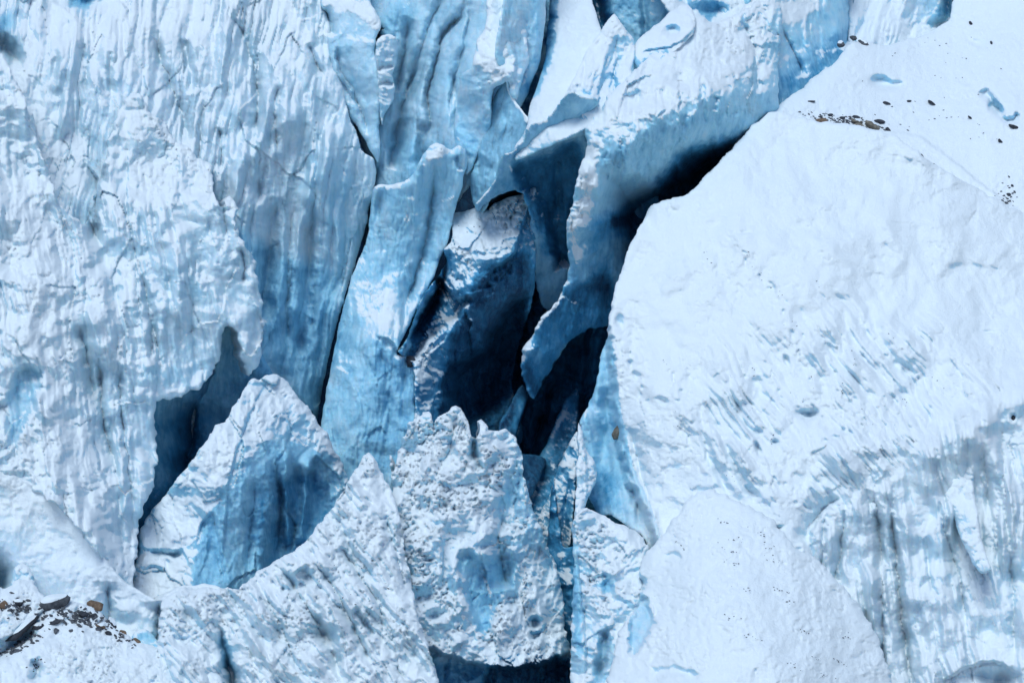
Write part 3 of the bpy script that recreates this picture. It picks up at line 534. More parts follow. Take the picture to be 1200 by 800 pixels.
# ---- the long arching fin
mass('ice_fin', 'long arching ice fin capped with snow, running from the top edge down into the crevasse', 'ice fin',
     [(820,20),(838,26),(870,14),(888,0),(900,-10),(915,10),(915,40),(912,90),(912,130),(880,180),(850,240),(800,320),(740,380),(712,382),(690,386),(668,400),(650,425),(634,452),(626,468),(618,460),(612,440),(611,424),(615,406),(626,390),(633,372),(647,360),(657,345),(663,330),(667,310),(665,290),(664,265),(669,245),(673,228),(677,205),(684,185),(688,168),(684,156),(690,146),(700,138),(706,126),(712,114),(728,98),(744,82),(765,62),(790,44),(805,28)],
     [(890,0,330),(830,30,270),(910,60,300),(760,70,190),(690,150,110),(740,170,70),(800,130,95),(850,110,150),(900,130,240),(680,240,105),(720,230,140),(760,230,210),(850,220,300),(660,340,175),(700,330,240),(740,360,300),(615,430,215),(660,420,260),(820,180,180)],
     key='fin', shrink=0, jagged=(2.6,9), seed=9, r=16, thick=190, facet=((9,46),(4,20)), snow=0.60, snow_k=0.22, blue=0.37, blue_k=0.08, rough=(7,40), crisp=1.3, crisp_wl=(14,50), flute=((5,34,12,6),(2,12,10,7)), lump=1.5, pore=(3,9),
     feats=[('poly',[(700,200),(730,190),(765,205),(790,170),(830,160),(870,150),(915,120),(930,200),(850,300),(780,340),(740,330),(710,290),(698,260)],44,80),('poly',[(790,190),(830,165),(870,155),(905,140),(900,200),(820,280),(720,260),(735,225)],30,95),
            ('r',[(690,150),(730,160),(760,150),(800,110),(850,90),(880,70)],15,-14),
            ('g',[(825,95),(823,120),(826,145)],4,8),('g',[(840,112),(836,130)],4,6),('r',[(850,105),(840,140),(850,160)],7,-8),('s',[(868,22),(885,60),(890,110)],6,14),('r',[(682,190),(688,220),(684,260),(676,300)],8,-12),('pit',688,200,8,7,30,-9),('pit',699,222,13,9,50,-13),('pit',688,243,9,6,-20,-7),('pit',679,268,10,13,20,-11),('pit',742,118,16,10,-30,12),('pit',776,112,14,9,-20,10),('pit',800,92,12,8,-20,8),('pit',712,130,12,8,-40,7)],
     paint=[('snow',[(690,150),(740,90),(800,40),(880,20),(890,60),(850,90),(800,105),(760,130),(720,150)],12,0.40,1),('snow',[(700,180),(760,170),(800,140),(860,130),(910,110),(900,220),(760,400),(690,390),(620,470),(630,430),(690,330),(694,230)],14,-0.6,1),
            ('snow',[(690,180),(692,220),(686,250),(674,266),(676,295)],14,1.2),('snow',[(657,345),(634,376),(620,395),(612,420)],3.5,0.9),('dirt',[(700,165),(730,170),(735,185),(715,190)],9,0.4),('dirt',[(878,70),(885,100),(880,130)],9,0.8),
            ('blue',[(760,230),(800,180),(860,160),(900,180),(800,300),(715,260)],26,0.52,1),('blue',[(720,180),(790,150),(840,140)],14,0.08),('blue',[(700,250),(740,280),(740,340),(700,370),(690,300)],20,0.14,1),('blue',[(700,270),(740,250)],12,0.15),('blue',[(640,360),(710,320),(715,380),(660,410),(630,470),(610,440)],14,0.32,1),('blue',[(670,260),(715,270),(715,340),(640,370)],14,0.12,1),('blue',[(618,430),(626,455)],8,0.2),  # blue here also paints shade on the fin's underside and lower tip
            ('dirt',[(720,90),(760,96),(800,70)],6,0.3)])
# deep wall and blades in the dark gap, its shade painted in as near-navy ice
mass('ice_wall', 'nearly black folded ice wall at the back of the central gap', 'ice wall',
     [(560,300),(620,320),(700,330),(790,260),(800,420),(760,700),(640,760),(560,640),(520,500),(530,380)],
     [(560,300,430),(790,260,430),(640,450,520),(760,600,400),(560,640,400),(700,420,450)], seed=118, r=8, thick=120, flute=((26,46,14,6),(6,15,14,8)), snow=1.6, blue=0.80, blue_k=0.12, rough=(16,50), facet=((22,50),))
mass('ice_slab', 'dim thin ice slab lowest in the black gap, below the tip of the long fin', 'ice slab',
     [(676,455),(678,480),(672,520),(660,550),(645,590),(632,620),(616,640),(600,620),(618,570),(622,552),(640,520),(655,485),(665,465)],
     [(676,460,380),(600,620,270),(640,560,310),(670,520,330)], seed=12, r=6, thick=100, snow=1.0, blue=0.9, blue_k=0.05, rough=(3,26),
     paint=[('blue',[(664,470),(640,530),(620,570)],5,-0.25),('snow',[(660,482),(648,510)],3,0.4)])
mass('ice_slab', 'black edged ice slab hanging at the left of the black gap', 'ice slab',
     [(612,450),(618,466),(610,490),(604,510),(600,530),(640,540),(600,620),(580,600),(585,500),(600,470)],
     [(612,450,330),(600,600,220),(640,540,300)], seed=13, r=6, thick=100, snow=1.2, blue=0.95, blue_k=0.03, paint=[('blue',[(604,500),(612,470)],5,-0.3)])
mass('ice_slab', 'rough snow dusted slab leaning between the front pinnacle and the thin spike', 'ice slab',
     [(676,505),(680,520),(676,560),(672,600),(668,640),(658,665),(648,668),(640,645),(628,625),(630,608),(642,585),(654,550),(664,525)],
     [(676,510,190),(630,620,150),(660,660,110),(676,580,150)], seed=14, r=5, thick=110, snow=0.66, blue=0.66, rough=(4,20), pore=(5,7), lump=2,
     feats=[('s',[(668,560),(660,620),(652,655)],4,10)], paint=[('snow',[(668,600)],9,-0.3)])

# ---- the big white slope on the right (terrain) with its fluted cliff
mass('snow_slope', None, None,
     [(727,320),(734,298),(745,275),(757,252),(764,241),(776,236),(788,231),(800,230),(812,224),(822,210),(838,195),(852,180),(866,165),(880,150),(905,130),(925,134),(960,142),(1000,146),(1050,160),(1100,195),(1200,250),(1360,330),(1380,960),(960,960),(780,760),(764,650),(748,625),(722,608),(700,600),(692,585),(684,545),(680,495),(690,474),(697,455),(700,438),(706,410),(712,392),(716,360),(720,340)],
     [(730,310,60),(800,232,110),(905,132,215),(1050,165,160),(1200,250,165),(1370,330,180),(730,430,0),(740,540,-60),(850,400,-30),(1000,300,40),(1180,400,10),(900,560,-130),(1000,560,-140),(1100,470,-70),(1190,450,-60),(1370,500,-30),(980,700,-180),(1100,700,-190),(1190,800,-225),(1040,900,-235),(800,640,-130),(1370,900,-240)],
     key='slope', kind='structure', seed=20, r=7, thick=330, rough=(15,120), snow=0.14, snow_k=0.18, blue=0.16, blue_k=0.10, lump=0.9, crisp=0.85, jagged=(2.2,12), dirt=0.02, pore=(2.2,11), small=0.4, facet=((3,26),), flute=((22,42,-9,10),(5,17,-9,8),(10,32,-36,7,1),(4,13,-36,7,1)),
     feats=[('poly',[(660,384),(716,380),(723,430),(726,480),(732,520),(742,556),(760,592),(778,650),(780,780),(640,780),(640,480)],14,55),('r',[(757,640),(740,590),(726,540)],10,-10),('g',[(696,585),(705,540),(712,500),(708,450)],10,16),
            ('s',[(716,470),(740,560),(752,620)],5,12),('s',[(738,500),(752,560),(764,600)],6,9),('pit',727,376,6,9,0,9),('r',[(694,480),(706,500),(700,540)],7,-8),
            ('poly',[(944,640),(958,610),(985,582),(1010,560),(1040,500),(1090,470),(1150,440),(1200,440),(1390,430),(1390,980),(900,980)],150,28),
            ('s',[(940,636),(955,608),(984,584)],5,6),('c',[(986,586),(966,600),(946,640)],22,22),('s',[(990,596),(985,650),(975,690)],4,11),('s',[(1020,545),(1028,600),(1032,660),(1035,720),(1030,830)],6,21),('s',[(1036,560),(1046,610),(1050,650),(1056,720),(1072,830)],6,21),
            ('r',[(1005,580),(1010,660),(1018,760)],9,-16),('r',[(1066,560),(1080,640),(1096,760)],15,-18),('r',[(1130,560),(1150,680),(1160,760)],14,-13),('s',[(1172,470),(1176,560),(1186,690),(1190,780)],5,14),('s',[(968,600),(962,660),(966,720)],4,10),('s',[(1100,570),(1106,620),(1122,670),(1135,740)],5,13),('s',[(1150,520),(1160,590),(1170,680)],4,7),
            ('s',[(1185,500),(1186,560),(1192,640)],4,6),('c',[(1140,800),(1120,720),(1090,690),(1078,620)],24,10),('pit',1165,796,26,12,0,30),('c',[(1100,800),(1130,782),(1160,772),(1200,790)],30,24),
            ('pit',1187,490,4,4,0,7),('pit',1085,670,5,16,30,-6),
            ('g',[(822,500),(830,530),(838,548),(858,580)],5,8),('g',[(848,512),(858,540),(872,566),(888,590)],5,8),('r',[(840,510),(852,545),(866,575)],5,-4),('pit',888,525,3.5,8,-20,14),('pit',938,483,5,4,0,8),('pit',952,485,7,5,-25,14),('pit',944,486,5,5,0,9),
            ('pit',858,448,10,5,60,8),('pit',888,449,9,6,30,8),('pit',876,474,7,5,0,7),('pit',889,505,6,4,0,6),('pit',909,518,4,3,0,6),('pit',978,512,5,4,0,7),('pit',968,517,4,4,0,6),('pit',992,505,7,3,25,7),('pit',922,422,3,6,-20,8),('pit',929,392,4,6,0,4),
            *[('pit',ax+(bx-ax)*t+R_.gauss(0,6),ay+(by-ay)*t+R_.gauss(0,5),R_.uniform(1.5,4.5),R_.uniform(1.5,3),R_.uniform(20,90),R_.uniform(0.8,3.2)) for ax,ay,bx,by,n_ in ((970,425,1022,505,16),(1040,452,1062,484,7),(1015,380,1030,395,4),(875,295,935,390,16),(935,390,960,450,10),(780,430,860,560,18),(860,440,990,500,26),(820,470,900,600,22),(740,400,770,520,16),(900,560,960,600,12),(1010,400,1100,470,10)) for t in [R_.random() for _ in range(n_)]],('pit',777,470,7,4,25,7),('pit',745,440,4,5,0,5),('pit',740,425,4,4,0,5),('pit',873,272,11,2,0,3),('pit',1158,389,11,2,5,3),
            ('r',[(930,130),(840,215),(790,300)],60,-6),('pit',907,620,10,3,-20,8)],
     paint=[('snow',[(700,400),(716,396),(726,470),(742,545),(762,590),(775,650),(700,640),(670,560)],5,-1.1,1),('blue',[(700,400),(720,396),(726,470),(742,545),(700,600),(670,560)],8,0.18,1),('blue',[(700,600),(705,560),(716,590)],14,0.28),('blue',[(760,600),(765,650)],14,-0.12),('snow',[(690,485),(702,490),(694,520)],8,0.45),
            ('snow',[(944,650),(958,612),(985,590),(1020,560),(1060,530),(1110,520),(1180,500),(1390,480),(1390,980),(900,980)],90,-0.34,1),('blue',[(944,650),(985,590),(1110,520),(1390,480),(1390,980),(900,980)],30,-0.12,1),('dirt',[(960,605),(975,640),(985,680)],8,0.4),('dirt',[(1022,600),(1031,660),(1034,740),(1033,800)],6,0.55),('dirt',[(1048,600),(1056,700),(1070,800)],5,0.5),('flutes',[(950,640),(985,600),(1030,560),(1110,500),(1180,470),(1390,460),(1390,980),(900,980)],40,1,1),
            ('dirt',[(1102,560),(1112,640),(1135,700)],5,0.5),('blue',[(1085,600),(1090,680)],22,0.10),('blue',[(1150,640),(1190,700)],26,0.10),('blue',[(1160,785)],22,0.1),('snow',[(1150,600),(1170,640),(1190,620)],12,0.3),('flutes2',[(830,380),(1000,340),(1120,400),(1160,460),(1060,540),(960,600),(880,570),(810,500)],50,1,1),('calm',[(1085,610),(1090,660)],18,0.6),('calm',[(740,300),(800,240),(900,150),(1180,270),(1300,330),(1200,400),(1000,380),(860,420),(760,420)],60,0.6,1),('flutes2',[(800,280),(950,200),(1180,300),(1250,400),(1000,360),(850,380)],60,0.4,1),('flutes',[(690,430),(716,400),(726,470),(742,545),(765,590),(775,660),(700,640),(670,560)],10,0.5,1),('snow',[(727,376)],5,-0.5)])
mass('ice_flake', 'narrow upright ice flake with a snowy tip, leaning on the right hand cliff', 'ice flake',
     [(1133,531),(1140,536),(1143,548),(1140,570),(1146,600),(1150,630),(1158,655),(1162,668),(1150,672),(1140,660),(1130,640),(1122,620),(1112,590),(1104,575),(1102,565),(1112,555),(1122,542)],
     [(1133,533,-112),(1105,570,-128),(1158,665,-205),(1140,600,-165)], seed=21, r=7, thick=60, snow=0.62, blue=0.2, dirt=0.1, rough=(3,20), lump=1.2,
     paint=[('snow',[(1130,536),(1110,562),(1120,580)],6,0.5),('snow',[(1134,560),(1150,650)],5,0.4),('dirt',[(1118,600),(1140,655)],7,0.5)])

# ---- left front buttress
mass('ice_buttress', 'rough snow plastered ice buttress on the left, its scalloped edge overhanging a blue cave', 'ice buttress',
     [(-140,-20),(-20,30),(0,62),(10,80),(20,98),(30,120),(40,146),(48,178),(58,205),(66,228),(76,246),(92,256),(100,262),(106,250),(110,230),(118,205),(126,180),(132,150),(140,128),(150,112),(160,110),(168,116),(176,132),(190,140),(204,162),(216,170),(224,178),(234,186),(246,192),(250,206),(250,224),(256,236),(262,242),(270,228),(276,240),(277,262),(283,282),(292,292),(300,312),(304,340),(308,365),(308,395),(302,425),(292,440),(284,420),(281,400),(272,384),(264,383),(260,400),(256,420),(246,442),(232,455),(212,464),(190,468),(183,474),(182,500),(185,528),(182,556),(176,578),(168,600),(163,616),(162,640),(158,672),(156,688),(142,680),(126,664),(110,643),(92,619),(72,597),(50,580),(28,568),(8,561),(-40,538),(-140,510)],
     [(-130,0,150),(0,80,90),(60,220,70),(-130,400,-80),(0,400,-80),(60,400,-50),(140,130,175),(150,250,110),(250,210,160),(220,300,90),(300,350,120),(270,400,110),(180,450,40),(120,500,-30),(180,560,0),(160,650,-30),(0,560,-148),(95,612,-145),(150,672,-120),(0,700,-150),(100,330,20)],
     seed=30, r=7, thick=130, flute=((15,54,-6,8),(6,19,-8,9)), snow=0.56, snow_k=0.34, blue=0.14, blue_k=0.09, dirt=0.16, rough=(13,70), scallop=(1.5,24), pore=(3.0,11), lump=0.9, jagged=(4.0,12), facet=((8,48),), crisp=0.8, crisp_wl=(13,60),
     feats=[('s',[(115,190),(112,230),(106,262),(120,290)],7,24),('pit',118,205,7,12,0,12),('c',[(150,150),(152,200),(150,240),(160,300),(165,350),(170,420)],16,12),('s',[(165,320),(172,350),(178,390),(176,430)],6,15),('s',[(262,240),(265,260),(264,280)],4,10),
            ('s',[(228,170),(232,200),(222,230)],7,12),('g',[(92,180),(104,240),(130,330),(140,380)],12,10),('g',[(55,120),(80,190),(96,260)],8,12),
            ('poly',[(4,466),(18,434),(34,424),(52,436),(48,466),(36,490),(20,520),(0,540),(-20,520),(-20,470)],10,20),('s',[(110,400),(118,440),(122,500),(140,560)],6,18),('s',[(140,420),(142,480),(150,540),(158,600)],6,16),('s',[(93,380),(104,430),(108,470)],6,14),
            ('c',[(160,640),(140,600),(120,560),(100,480),(92,400)],26,14),('r',[(60,480),(100,560),(140,630)],14,-12),('r',[(283,300),(292,340),(296,400)],7,-9),('s',[(282,290),(286,315),(286,335)],4,13),('r',[(150,440),(150,330),(160,220)],14,-8),
            ('poly',[(60,250),(90,270),(100,300),(85,330),(60,320)],14,10)],
     paint=[('snow',[(8,460),(30,432),(50,440),(36,490),(10,525)],9,-0.55,1),('blue',[(8,460),(30,432),(50,440),(36,490),(10,525)],10,0.12,1),('dirt',[(118,190),(112,230),(110,262)],13,0.85),('snow',[(116,195),(108,260)],9,-0.5),('dirt',[(165,330),(170,380),(176,400)],11,0.6),
            ('snow',[(170,230),(250,230),(290,300),(300,380),(240,440),(190,440),(165,330)],16,-0.10,1),('snow',[(30,300),(60,560),(140,660)],34,0.25),('snow',[(20,150),(40,250),(60,400)],28,0.15),('snow',[(112,420),(160,600),(182,500)],14,-0.12,1),('dirt',[(125,420),(140,560)],20,0.25),('blue',[(180,440),(250,440)],14,0.12),('snow',[(150,118),(190,150),(240,200)],9,0.4),('blue',[(140,340),(160,320),(220,340)],18,0.05)])
mass('ice_cave', 'smooth deep blue ice back of the hollow under the buttress', 'ice cave',
     [(170,470),(200,440),(240,420),(262,380),(290,390),(320,440),(330,520),(280,600),(200,640),(158,650),(160,600),(178,540)],
     [(180,470,120),(270,390,170),(320,450,200),(160,640,70),(240,560,190),(220,480,200)], seed=31, r=8, thick=60, flute=(5,26,6,7), snow=1.1, blue=0.52, blue_k=0.1, rough=(5,40), small=0.2,
     feats=[('s',[(228,470),(226,510),(215,560)],8,30),('c',[(262,400),(250,440),(232,480),(228,530)],30,20)], paint=[('blue',[(220,500),(210,570),(165,610)],20,0.3),('blue',[(185,490),(180,540)],12,0.1),('blue',[(265,400)],16,-0.15)])
# pyramid
mass('ice_pyramid', 'ice pyramid with a snowy left flank and a blue hollowed right face, left of centre', 'ice pyramid',
     [(156,690),(157,668),(162,645),(164,622),(176,600),(192,582),(206,562),(220,546),(234,526),(248,507),(252,498),(263,494),(270,482),(280,466),(290,450),(298,443),(304,446),(312,438),(322,438),(332,444),(342,453),(350,466),(360,476),(368,486),(376,500),(384,508),(390,524),(398,536),(404,548),(408,562),(408,640),(380,760),(180,760)],
     [(300,442,60),(160,650,-10),(200,600,0),(270,560,-55),(240,690,-60),(408,560,110),(360,500,70),(340,600,40),(320,680,20),(400,700,60),(170,720,-60)], key='pyramid',
     seed=32, r=9, thick=150, flute=(4,26,6,5), snow=0.60, snow_k=0.26, blue=0.40, blue_k=0.10, dirt=0.12, rough=(5,36), scallop=(2.0,15), facet=((10,44),(4,18)), lump=1.3, small=0.4, jagged=(2.0,10),
     feats=[('c',[(258,690),(262,620),(268,560),(285,500),(312,442)],40,8),('poly',[(308,560),(312,540),(322,530),(332,548),(342,532),(356,540),(372,536),(388,552),(398,566),(396,600),(384,622),(372,650),(340,680),(300,700),(302,650),(312,610)],26,40),('g',[(336,520),(334,570),(338,640)],5,-14),('g',[(362,530),(358,580),(352,640)],5,-12),
            ('s',[(326,560),(328,610),(322,650)],5,16),('s',[(300,560),(294,620),(290,680)],7,14),('c',[(226,640),(236,612),(250,600),(262,650),(268,686)],18,14),('g',[(176,646),(195,648),(212,650)],3,9),('c',[(165,640),(190,648),(215,640)],16,8),('pit',182,668,10,5,0,8),('r',[(258,520),(262,560),(250,600)],10,-9)],
     paint=[('snow',[(170,620),(250,510),(285,480),(266,560),(245,600),(215,640),(170,640)],9,0.55,1),('snow',[(170,650),(210,655),(215,690),(165,695)],8,0.4,1),('blue',[(310,555),(385,570),(370,640),(310,690),(300,640)],20,0.20,1),('snow',[(262,600),(310,520),(385,540),(380,640),(260,700),(226,690),(240,610)],8,-0.9,1),('blue',[(226,690),(246,608),(264,690)],6,0.06,1),
            ('snow',[(312,441),(345,460),(375,500),(400,545)],7,0.5),('dirt',[(312,560),(312,600)],6,0.9),('dirt',[(335,570),(338,630)],14,0.5),('dirt',[(280,590),(282,660)],9,0.3),('snow',[(300,470),(330,480),(300,510)],10,0.12)])
# ---- bottom left: curved lip, moraine mound
mass('ice_lip', 'smooth grey white ice hollow under a curved snowy lip, lower left', 'ice lip',
     [(-140,500),(-40,530),(0,548),(10,554),(30,562),(52,574),(74,592),(94,614),(112,638),(128,660),(144,678),(160,690),(174,698),(186,703),(192,697),(204,690),(216,685),(230,686),(240,683),(262,690),(272,720),(300,760),(300,940),(-140,940)],
     [(-130,520,-150),(0,552,-152),(90,612,-150),(186,702,-160),(260,690,-190),(80,700,-168),(0,660,-164),(150,720,-158),(200,740,-175),(-130,900,-190),(280,900,-200)], key='lip',
     seed=33, r=5, thick=110, snow=0.58, snow_k=0.3, blue=0.05, blue_k=0.07, dirt=0.06, rough=(4,60), small=0.2, flute=(2.5,40,10,5), jagged=(1,14),
     feats=[('s',[(128,680),(127,700),(130,740)],7,16),('s',[(184,704),(186,725),(184,760)],6,18),('r',[(186,706),(192,730)],6,-6),('pit',150,716,12,10,0,-8),('g',[(196,730),(198,745)],7,12),('pit',-4,680,16,26,0,50)],
     paint=[('snow',[(-20,548),(30,566),(90,616),(130,670),(186,700),(260,692)],10,0.6),('dirt',[(184,706),(186,740)],5,0.7),('snow',[(20,575),(60,600),(110,660),(150,695)],24,0.35),('calm',[(60,660)],70,0.8),('dirt',[(150,715)],14,0.35),('blue',[(-5,680)],20,0.2),('blue',[(140,710),(170,740)],22,0.12),('snow',[(215,692),(240,692),(260,700)],12,0.5)])
mass('ice_lump', 'small clear blue ice lump below the curved lip, beside the moraine rocks', 'ice lump',
     [(156,742),(162,738),(170,737),(178,742),(184,750),(189,758),(190,772),(160,772),(154,755)], [(160,740,-195),(188,755,-195),(170,770,-205)], seed=34, r=9, thick=40, snow=0.9, blue=0.34, rough=(1.5,14), small=0.5)
mass('snow_mound', None, None,
     [(-140,640),(-60,660),(-10,680),(4,690),(14,684),(22,678),(32,678),(42,686),(50,698),(58,704),(66,702),(80,702),(96,706),(110,712),(124,722),(134,735),(150,744),(166,752),(182,757),(200,762),(220,760),(240,772),(262,800),(280,960),(-140,960)],
     [(-130,650,-230),(20,682,-230),(80,704,-235),(130,730,-240),(200,762,-250),(0,800,-330),(120,800,-320),(250,800,-290),(100,940,-420),(-130,900,-420)], key='moraine',
     kind='structure', seed=35, r=12, thick=140, rough=(5,30), snow=0.42, blue=0.15, lump=1.6, pore=(3.5,9), jagged=(2.5,9),
     feats=[('c',[(-20,760),(20,738),(46,716),(60,706)],22,14),('g',[(36,800),(44,785),(38,770)],5,8),('g',[(-20,775),(10,760),(40,735)],7,14)], paint=[('dirt',[(-10,765),(20,752),(45,730)],8,1.0),('snow',[(-10,765),(20,752),(45,730)],6,-0.9),('snow',[(40,785)],8,-0.3)])
mass('ice_boulder', 'grey ice knob with a snow cap at the left edge of the moraine mound', 'ice boulder',
     [(12,690),(14,674),(18,664),(25,660),(33,663),(38,670),(41,682),(46,698),(30,710),(10,706)], [(25,662,-200),(12,700,-215),(45,700,-215)], seed=36, r=9, thick=50, snow=0.66, blue=0.3, dirt=0.5, rough=(1.5,14))
# ---- front ridge and pinnacle
mass('ice_ridge', 'furrowed snow ridge climbing from the lower left to a sharp white tip in front', 'ice ridge',
     [(190,703),(200,696),(214,688),(228,690),(240,687),(256,690),(270,688),(280,690),(284,684),(296,676),(304,668),(318,660),(330,652),(340,648),(350,640),(362,630),(372,616),(380,606),(390,596),(396,584),(404,572),(412,556),(420,544),(426,534),(432,530),(438,536),(444,546),(450,558),(456,570),(463,584),(470,610),(476,650),(484,690),(490,720),(500,752),(512,790),(520,960),(180,960),(186,740)],
     [(195,700,-215),(280,690,-215),(350,640,-200),(432,532,-130),(462,590,-160),(400,640,-215),(340,720,-265),(250,790,-270),(450,720,-250),(500,780,-260),(350,900,-330),(200,900,-320),(510,940,-320)], key='ridge',
     seed=40, r=9, thick=150, rough=(10,46), snow=0.20, snow_k=0.26, blue=0.16, dirt=0.08, lump=1.5, facet=((7,40),(3,16)), pore=(4.5,11), flute=((16,34,-38,5),(4,13,-38,7)), scallop=(2,14), jagged=(2.2,9),
     feats=[('s',[(254,722),(259,745),(266,770),(272,800),(276,880)],7,50),('g',[(262,762),(270,785),(276,830),(280,880)],5,40),('g',[(412,712),(428,730),(440,748)],4,14),('s',[(398,636),(418,668),(442,706),(452,740)],6,17),('s',[(366,656),(398,700),(425,756),(440,790)],6,17),('s',[(330,668),(360,712),(385,760)],5,12),('s',[(296,690),(330,735),(350,790)],5,10),('g',[(350,665),(360,680),(352,690)],7,10),('g',[(330,690),(345,690)],4,8),
            ('g',[(395,600),(410,640),(430,670),(445,690)],4,9),('r',[(430,545),(420,600),(400,660)],12,-9),('g',[(370,720),(390,760),(400,800)],6,10),('pit',384,745,14,12,20,12),('c',[(200,760),(225,745),(245,730),(258,725)],18,-8),('g',[(300,700),(320,720),(330,760)],6,10),('g',[(470,610),(474,650),(486,700)],6,16),('s',[(450,600),(462,640),(478,700)],5,12)],
     paint=[('snow',[(260,745),(272,790)],5,-0.8),('blue',[(262,750),(272,790)],7,0.3),('snow',[(384,745)],10,-0.35),('snow',[(415,715),(440,748)],3,-0.6),('dirt',[(350,670),(360,690)],7,0.4),('dirt',[(470,620),(480,680)],5,0.4)])
mass('ice_pinnacle', 'broad front pinnacle with a jagged snow crusted crown and a blue streaked hollow, bottom centre', 'ice pinnacle',
     [(457,532),(461,540),(459,552),(464,545),(466,528),(471,524),(471,512),(477,508),(477,496),(484,494),(486,487),(494,488),(496,483),(503,482),(507,490),(508,498),(512,488),(518,486),(524,482),(531,475),(537,477),(543,484),(549,495),(551,505),(554,513),(561,510),(563,502),(560,494),(564,491),(569,496),(572,504),(580,505),(588,503),(596,504),(604,512),(609,524),(612,540),(614,556),(618,572),(624,592),(628,606),(636,622),(640,636),(648,652),(654,668),(658,690),(661,710),(662,735),(668,760),(668,960),(480,960),(490,800),(478,700),(468,640),(460,580)],
     [(460,540,-60),(532,480,-70),(606,515,-60),(640,640,-40),(665,760,-60),(500,600,-130),(560,640,-120),(500,740,-170),(600,740,-130),(560,900,-190),(620,600,-60)], key='pinnacle',
     seed=41, r=9, thick=140, rough=(11,36), snow=0.35, snow_k=0.34, blue=0.30, blue_k=0.08, lump=2.4, pore=(8,10), facet=((10,34),(4,15)), scallop=(2.5,12), jagged=(2.6,7), flute=(6,24,10,4), soft=0.1,
     feats=[('poly',[(533,652),(550,640),(566,654),(580,646),(594,636),(604,668),(606,700),(592,692),(584,716),(574,745),(560,742),(548,712),(538,690)],10,30),('r',[(564,660),(570,690),(576,720),(582,738)],2.6,-15),('c',[(600,520),(612,560),(600,610),(590,640)],20,10),('s',[(590,600),(584,640),(596,690)],5,16),
            ('poly',[(490,765),(540,770),(556,776),(600,780),(640,772),(670,766),(680,970),(480,970)],5,70),('poly',[(630,640),(646,650),(652,690),(640,700),(624,680)],6,14),('pit',626,730,7,7,0,26),('pit',627,745,7,5,0,20),('pit',592,590,10,16,10,14),('pit',600,700,6,10,0,14),
            ('pit',512,720,9,6,0,12),('g',[(556,512),(556,530),(566,552)],4,18),('r',[(603,660),(612,680),(606,690)],3,-9),('pit',612,560,6,16,0,10),('c',[(615,600),(600,640),(600,690)],16,12),('pit',560,640,14,20,0,-10)],
     paint=[('snow',[(538,654),(552,646),(580,655),(600,650),(602,690),(586,700),(572,742),(558,738)],6,-0.9,1),('blue',[(548,655),(580,655),(590,690),(572,742),(556,736)],5,0.10,1),('snow',[(480,772),(560,778),(600,786),(668,780),(675,970),(480,970)],5,-1.5,1),('blue',[(490,785),(560,780),(668,776),(675,970),(480,970)],10,0.30,1),('blue',[(570,780),(668,778),(675,970),(560,970)],14,0.35,1),('dirt',[(490,800),(550,800)],22,0.4),
            ('snow',[(590,600),(610,560),(606,530)],8,-0.4),('snow',[(590,690),(640,700),(650,750),(560,765)],14,0.3,1),('snow',[(470,540),(540,500),(600,530),(580,620),(500,640)],20,0.25,1),('snow',[(600,560),(625,620),(600,640)],12,-0.35),('dirt',[(604,650),(600,700)],7,0.7),('snow',[(604,650),(600,700)],6,-0.5),('snow',[(566,665),(574,700),(580,736)],1.8,0.9),('blue',[(626,735)],10,0.5),('snow',[(640,660)],8,-0.5)])
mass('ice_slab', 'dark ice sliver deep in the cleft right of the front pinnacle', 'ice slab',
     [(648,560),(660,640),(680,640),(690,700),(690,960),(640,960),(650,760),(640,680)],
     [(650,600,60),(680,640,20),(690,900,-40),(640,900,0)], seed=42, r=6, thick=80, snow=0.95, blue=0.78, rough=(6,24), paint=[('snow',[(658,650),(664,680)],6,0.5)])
mass('ice_spike', 'thin snowy ice spike standing against the left flank of the big white slope', 'ice spike',
     [(678,495),(681,500),(684,510),(686,524),(691,534),(697,540),(699,552),(698,566),(692,578),(686,592),(684,610),(674,612),(674,590),(676,566),(675,548),(678,530),(677,512)],
     [(678,497,-70),(697,550,-75),(680,605,-110)], seed=43, r=7, thick=60, snow=0.44, blue=0.3, rough=(3,18), lump=1.5, jagged=(1.2,8), feats=[('c',[(686,590),(686,540),(682,510)],10,8)], paint=[('blue',[(694,550)],7,0.2)])
mass('snow_block', 'rough snowy ice block with a round dark hole, left of the white mound', 'snow block',
     [(672,640),(670,620),(673,606),(680,596),(688,594),(700,600),(712,606),(724,614),(736,618),(746,624),(754,630),(760,642),(756,660),(760,720),(770,800),(770,960),(664,960),(668,800),(670,720),(672,680)],
     [(680,598,-135),(758,640,-125),(672,700,-170),(740,700,-185),(670,900,-250),(760,900,-270)], key='block', seed=44, facet=((9,36),), r=13, thick=140, snow=0.46, snow_k=0.3, blue=0.28, rough=(9,34), lump=1.7, pore=(7,9), scallop=(2,14), jagged=(2.2,10),
     feats=[('poly',[(704,672),(714,670),(721,680),(720,694),(710,698),(702,688)],7,20),('poly',[(700,740),(712,736),(718,750),(714,775),(704,800),(694,790),(698,765)],8,26),('c',[(686,800),(684,740),(678,690),(674,640)],9,16),('r',[(700,640),(720,650),(740,650)],14,-7)],
     paint=[('snow',[(711,685)],9,-1.2),('blue',[(711,685)],9,0.12),('snow',[(706,742),(712,760),(702,795)],7,-1.1),('dirt',[(706,742),(712,760),(702,795)],6,0.6),('snow',[(671,640),(676,700),(678,780)],5,-0.8),('blue',[(674,660),(675,750)],5,0.15)])
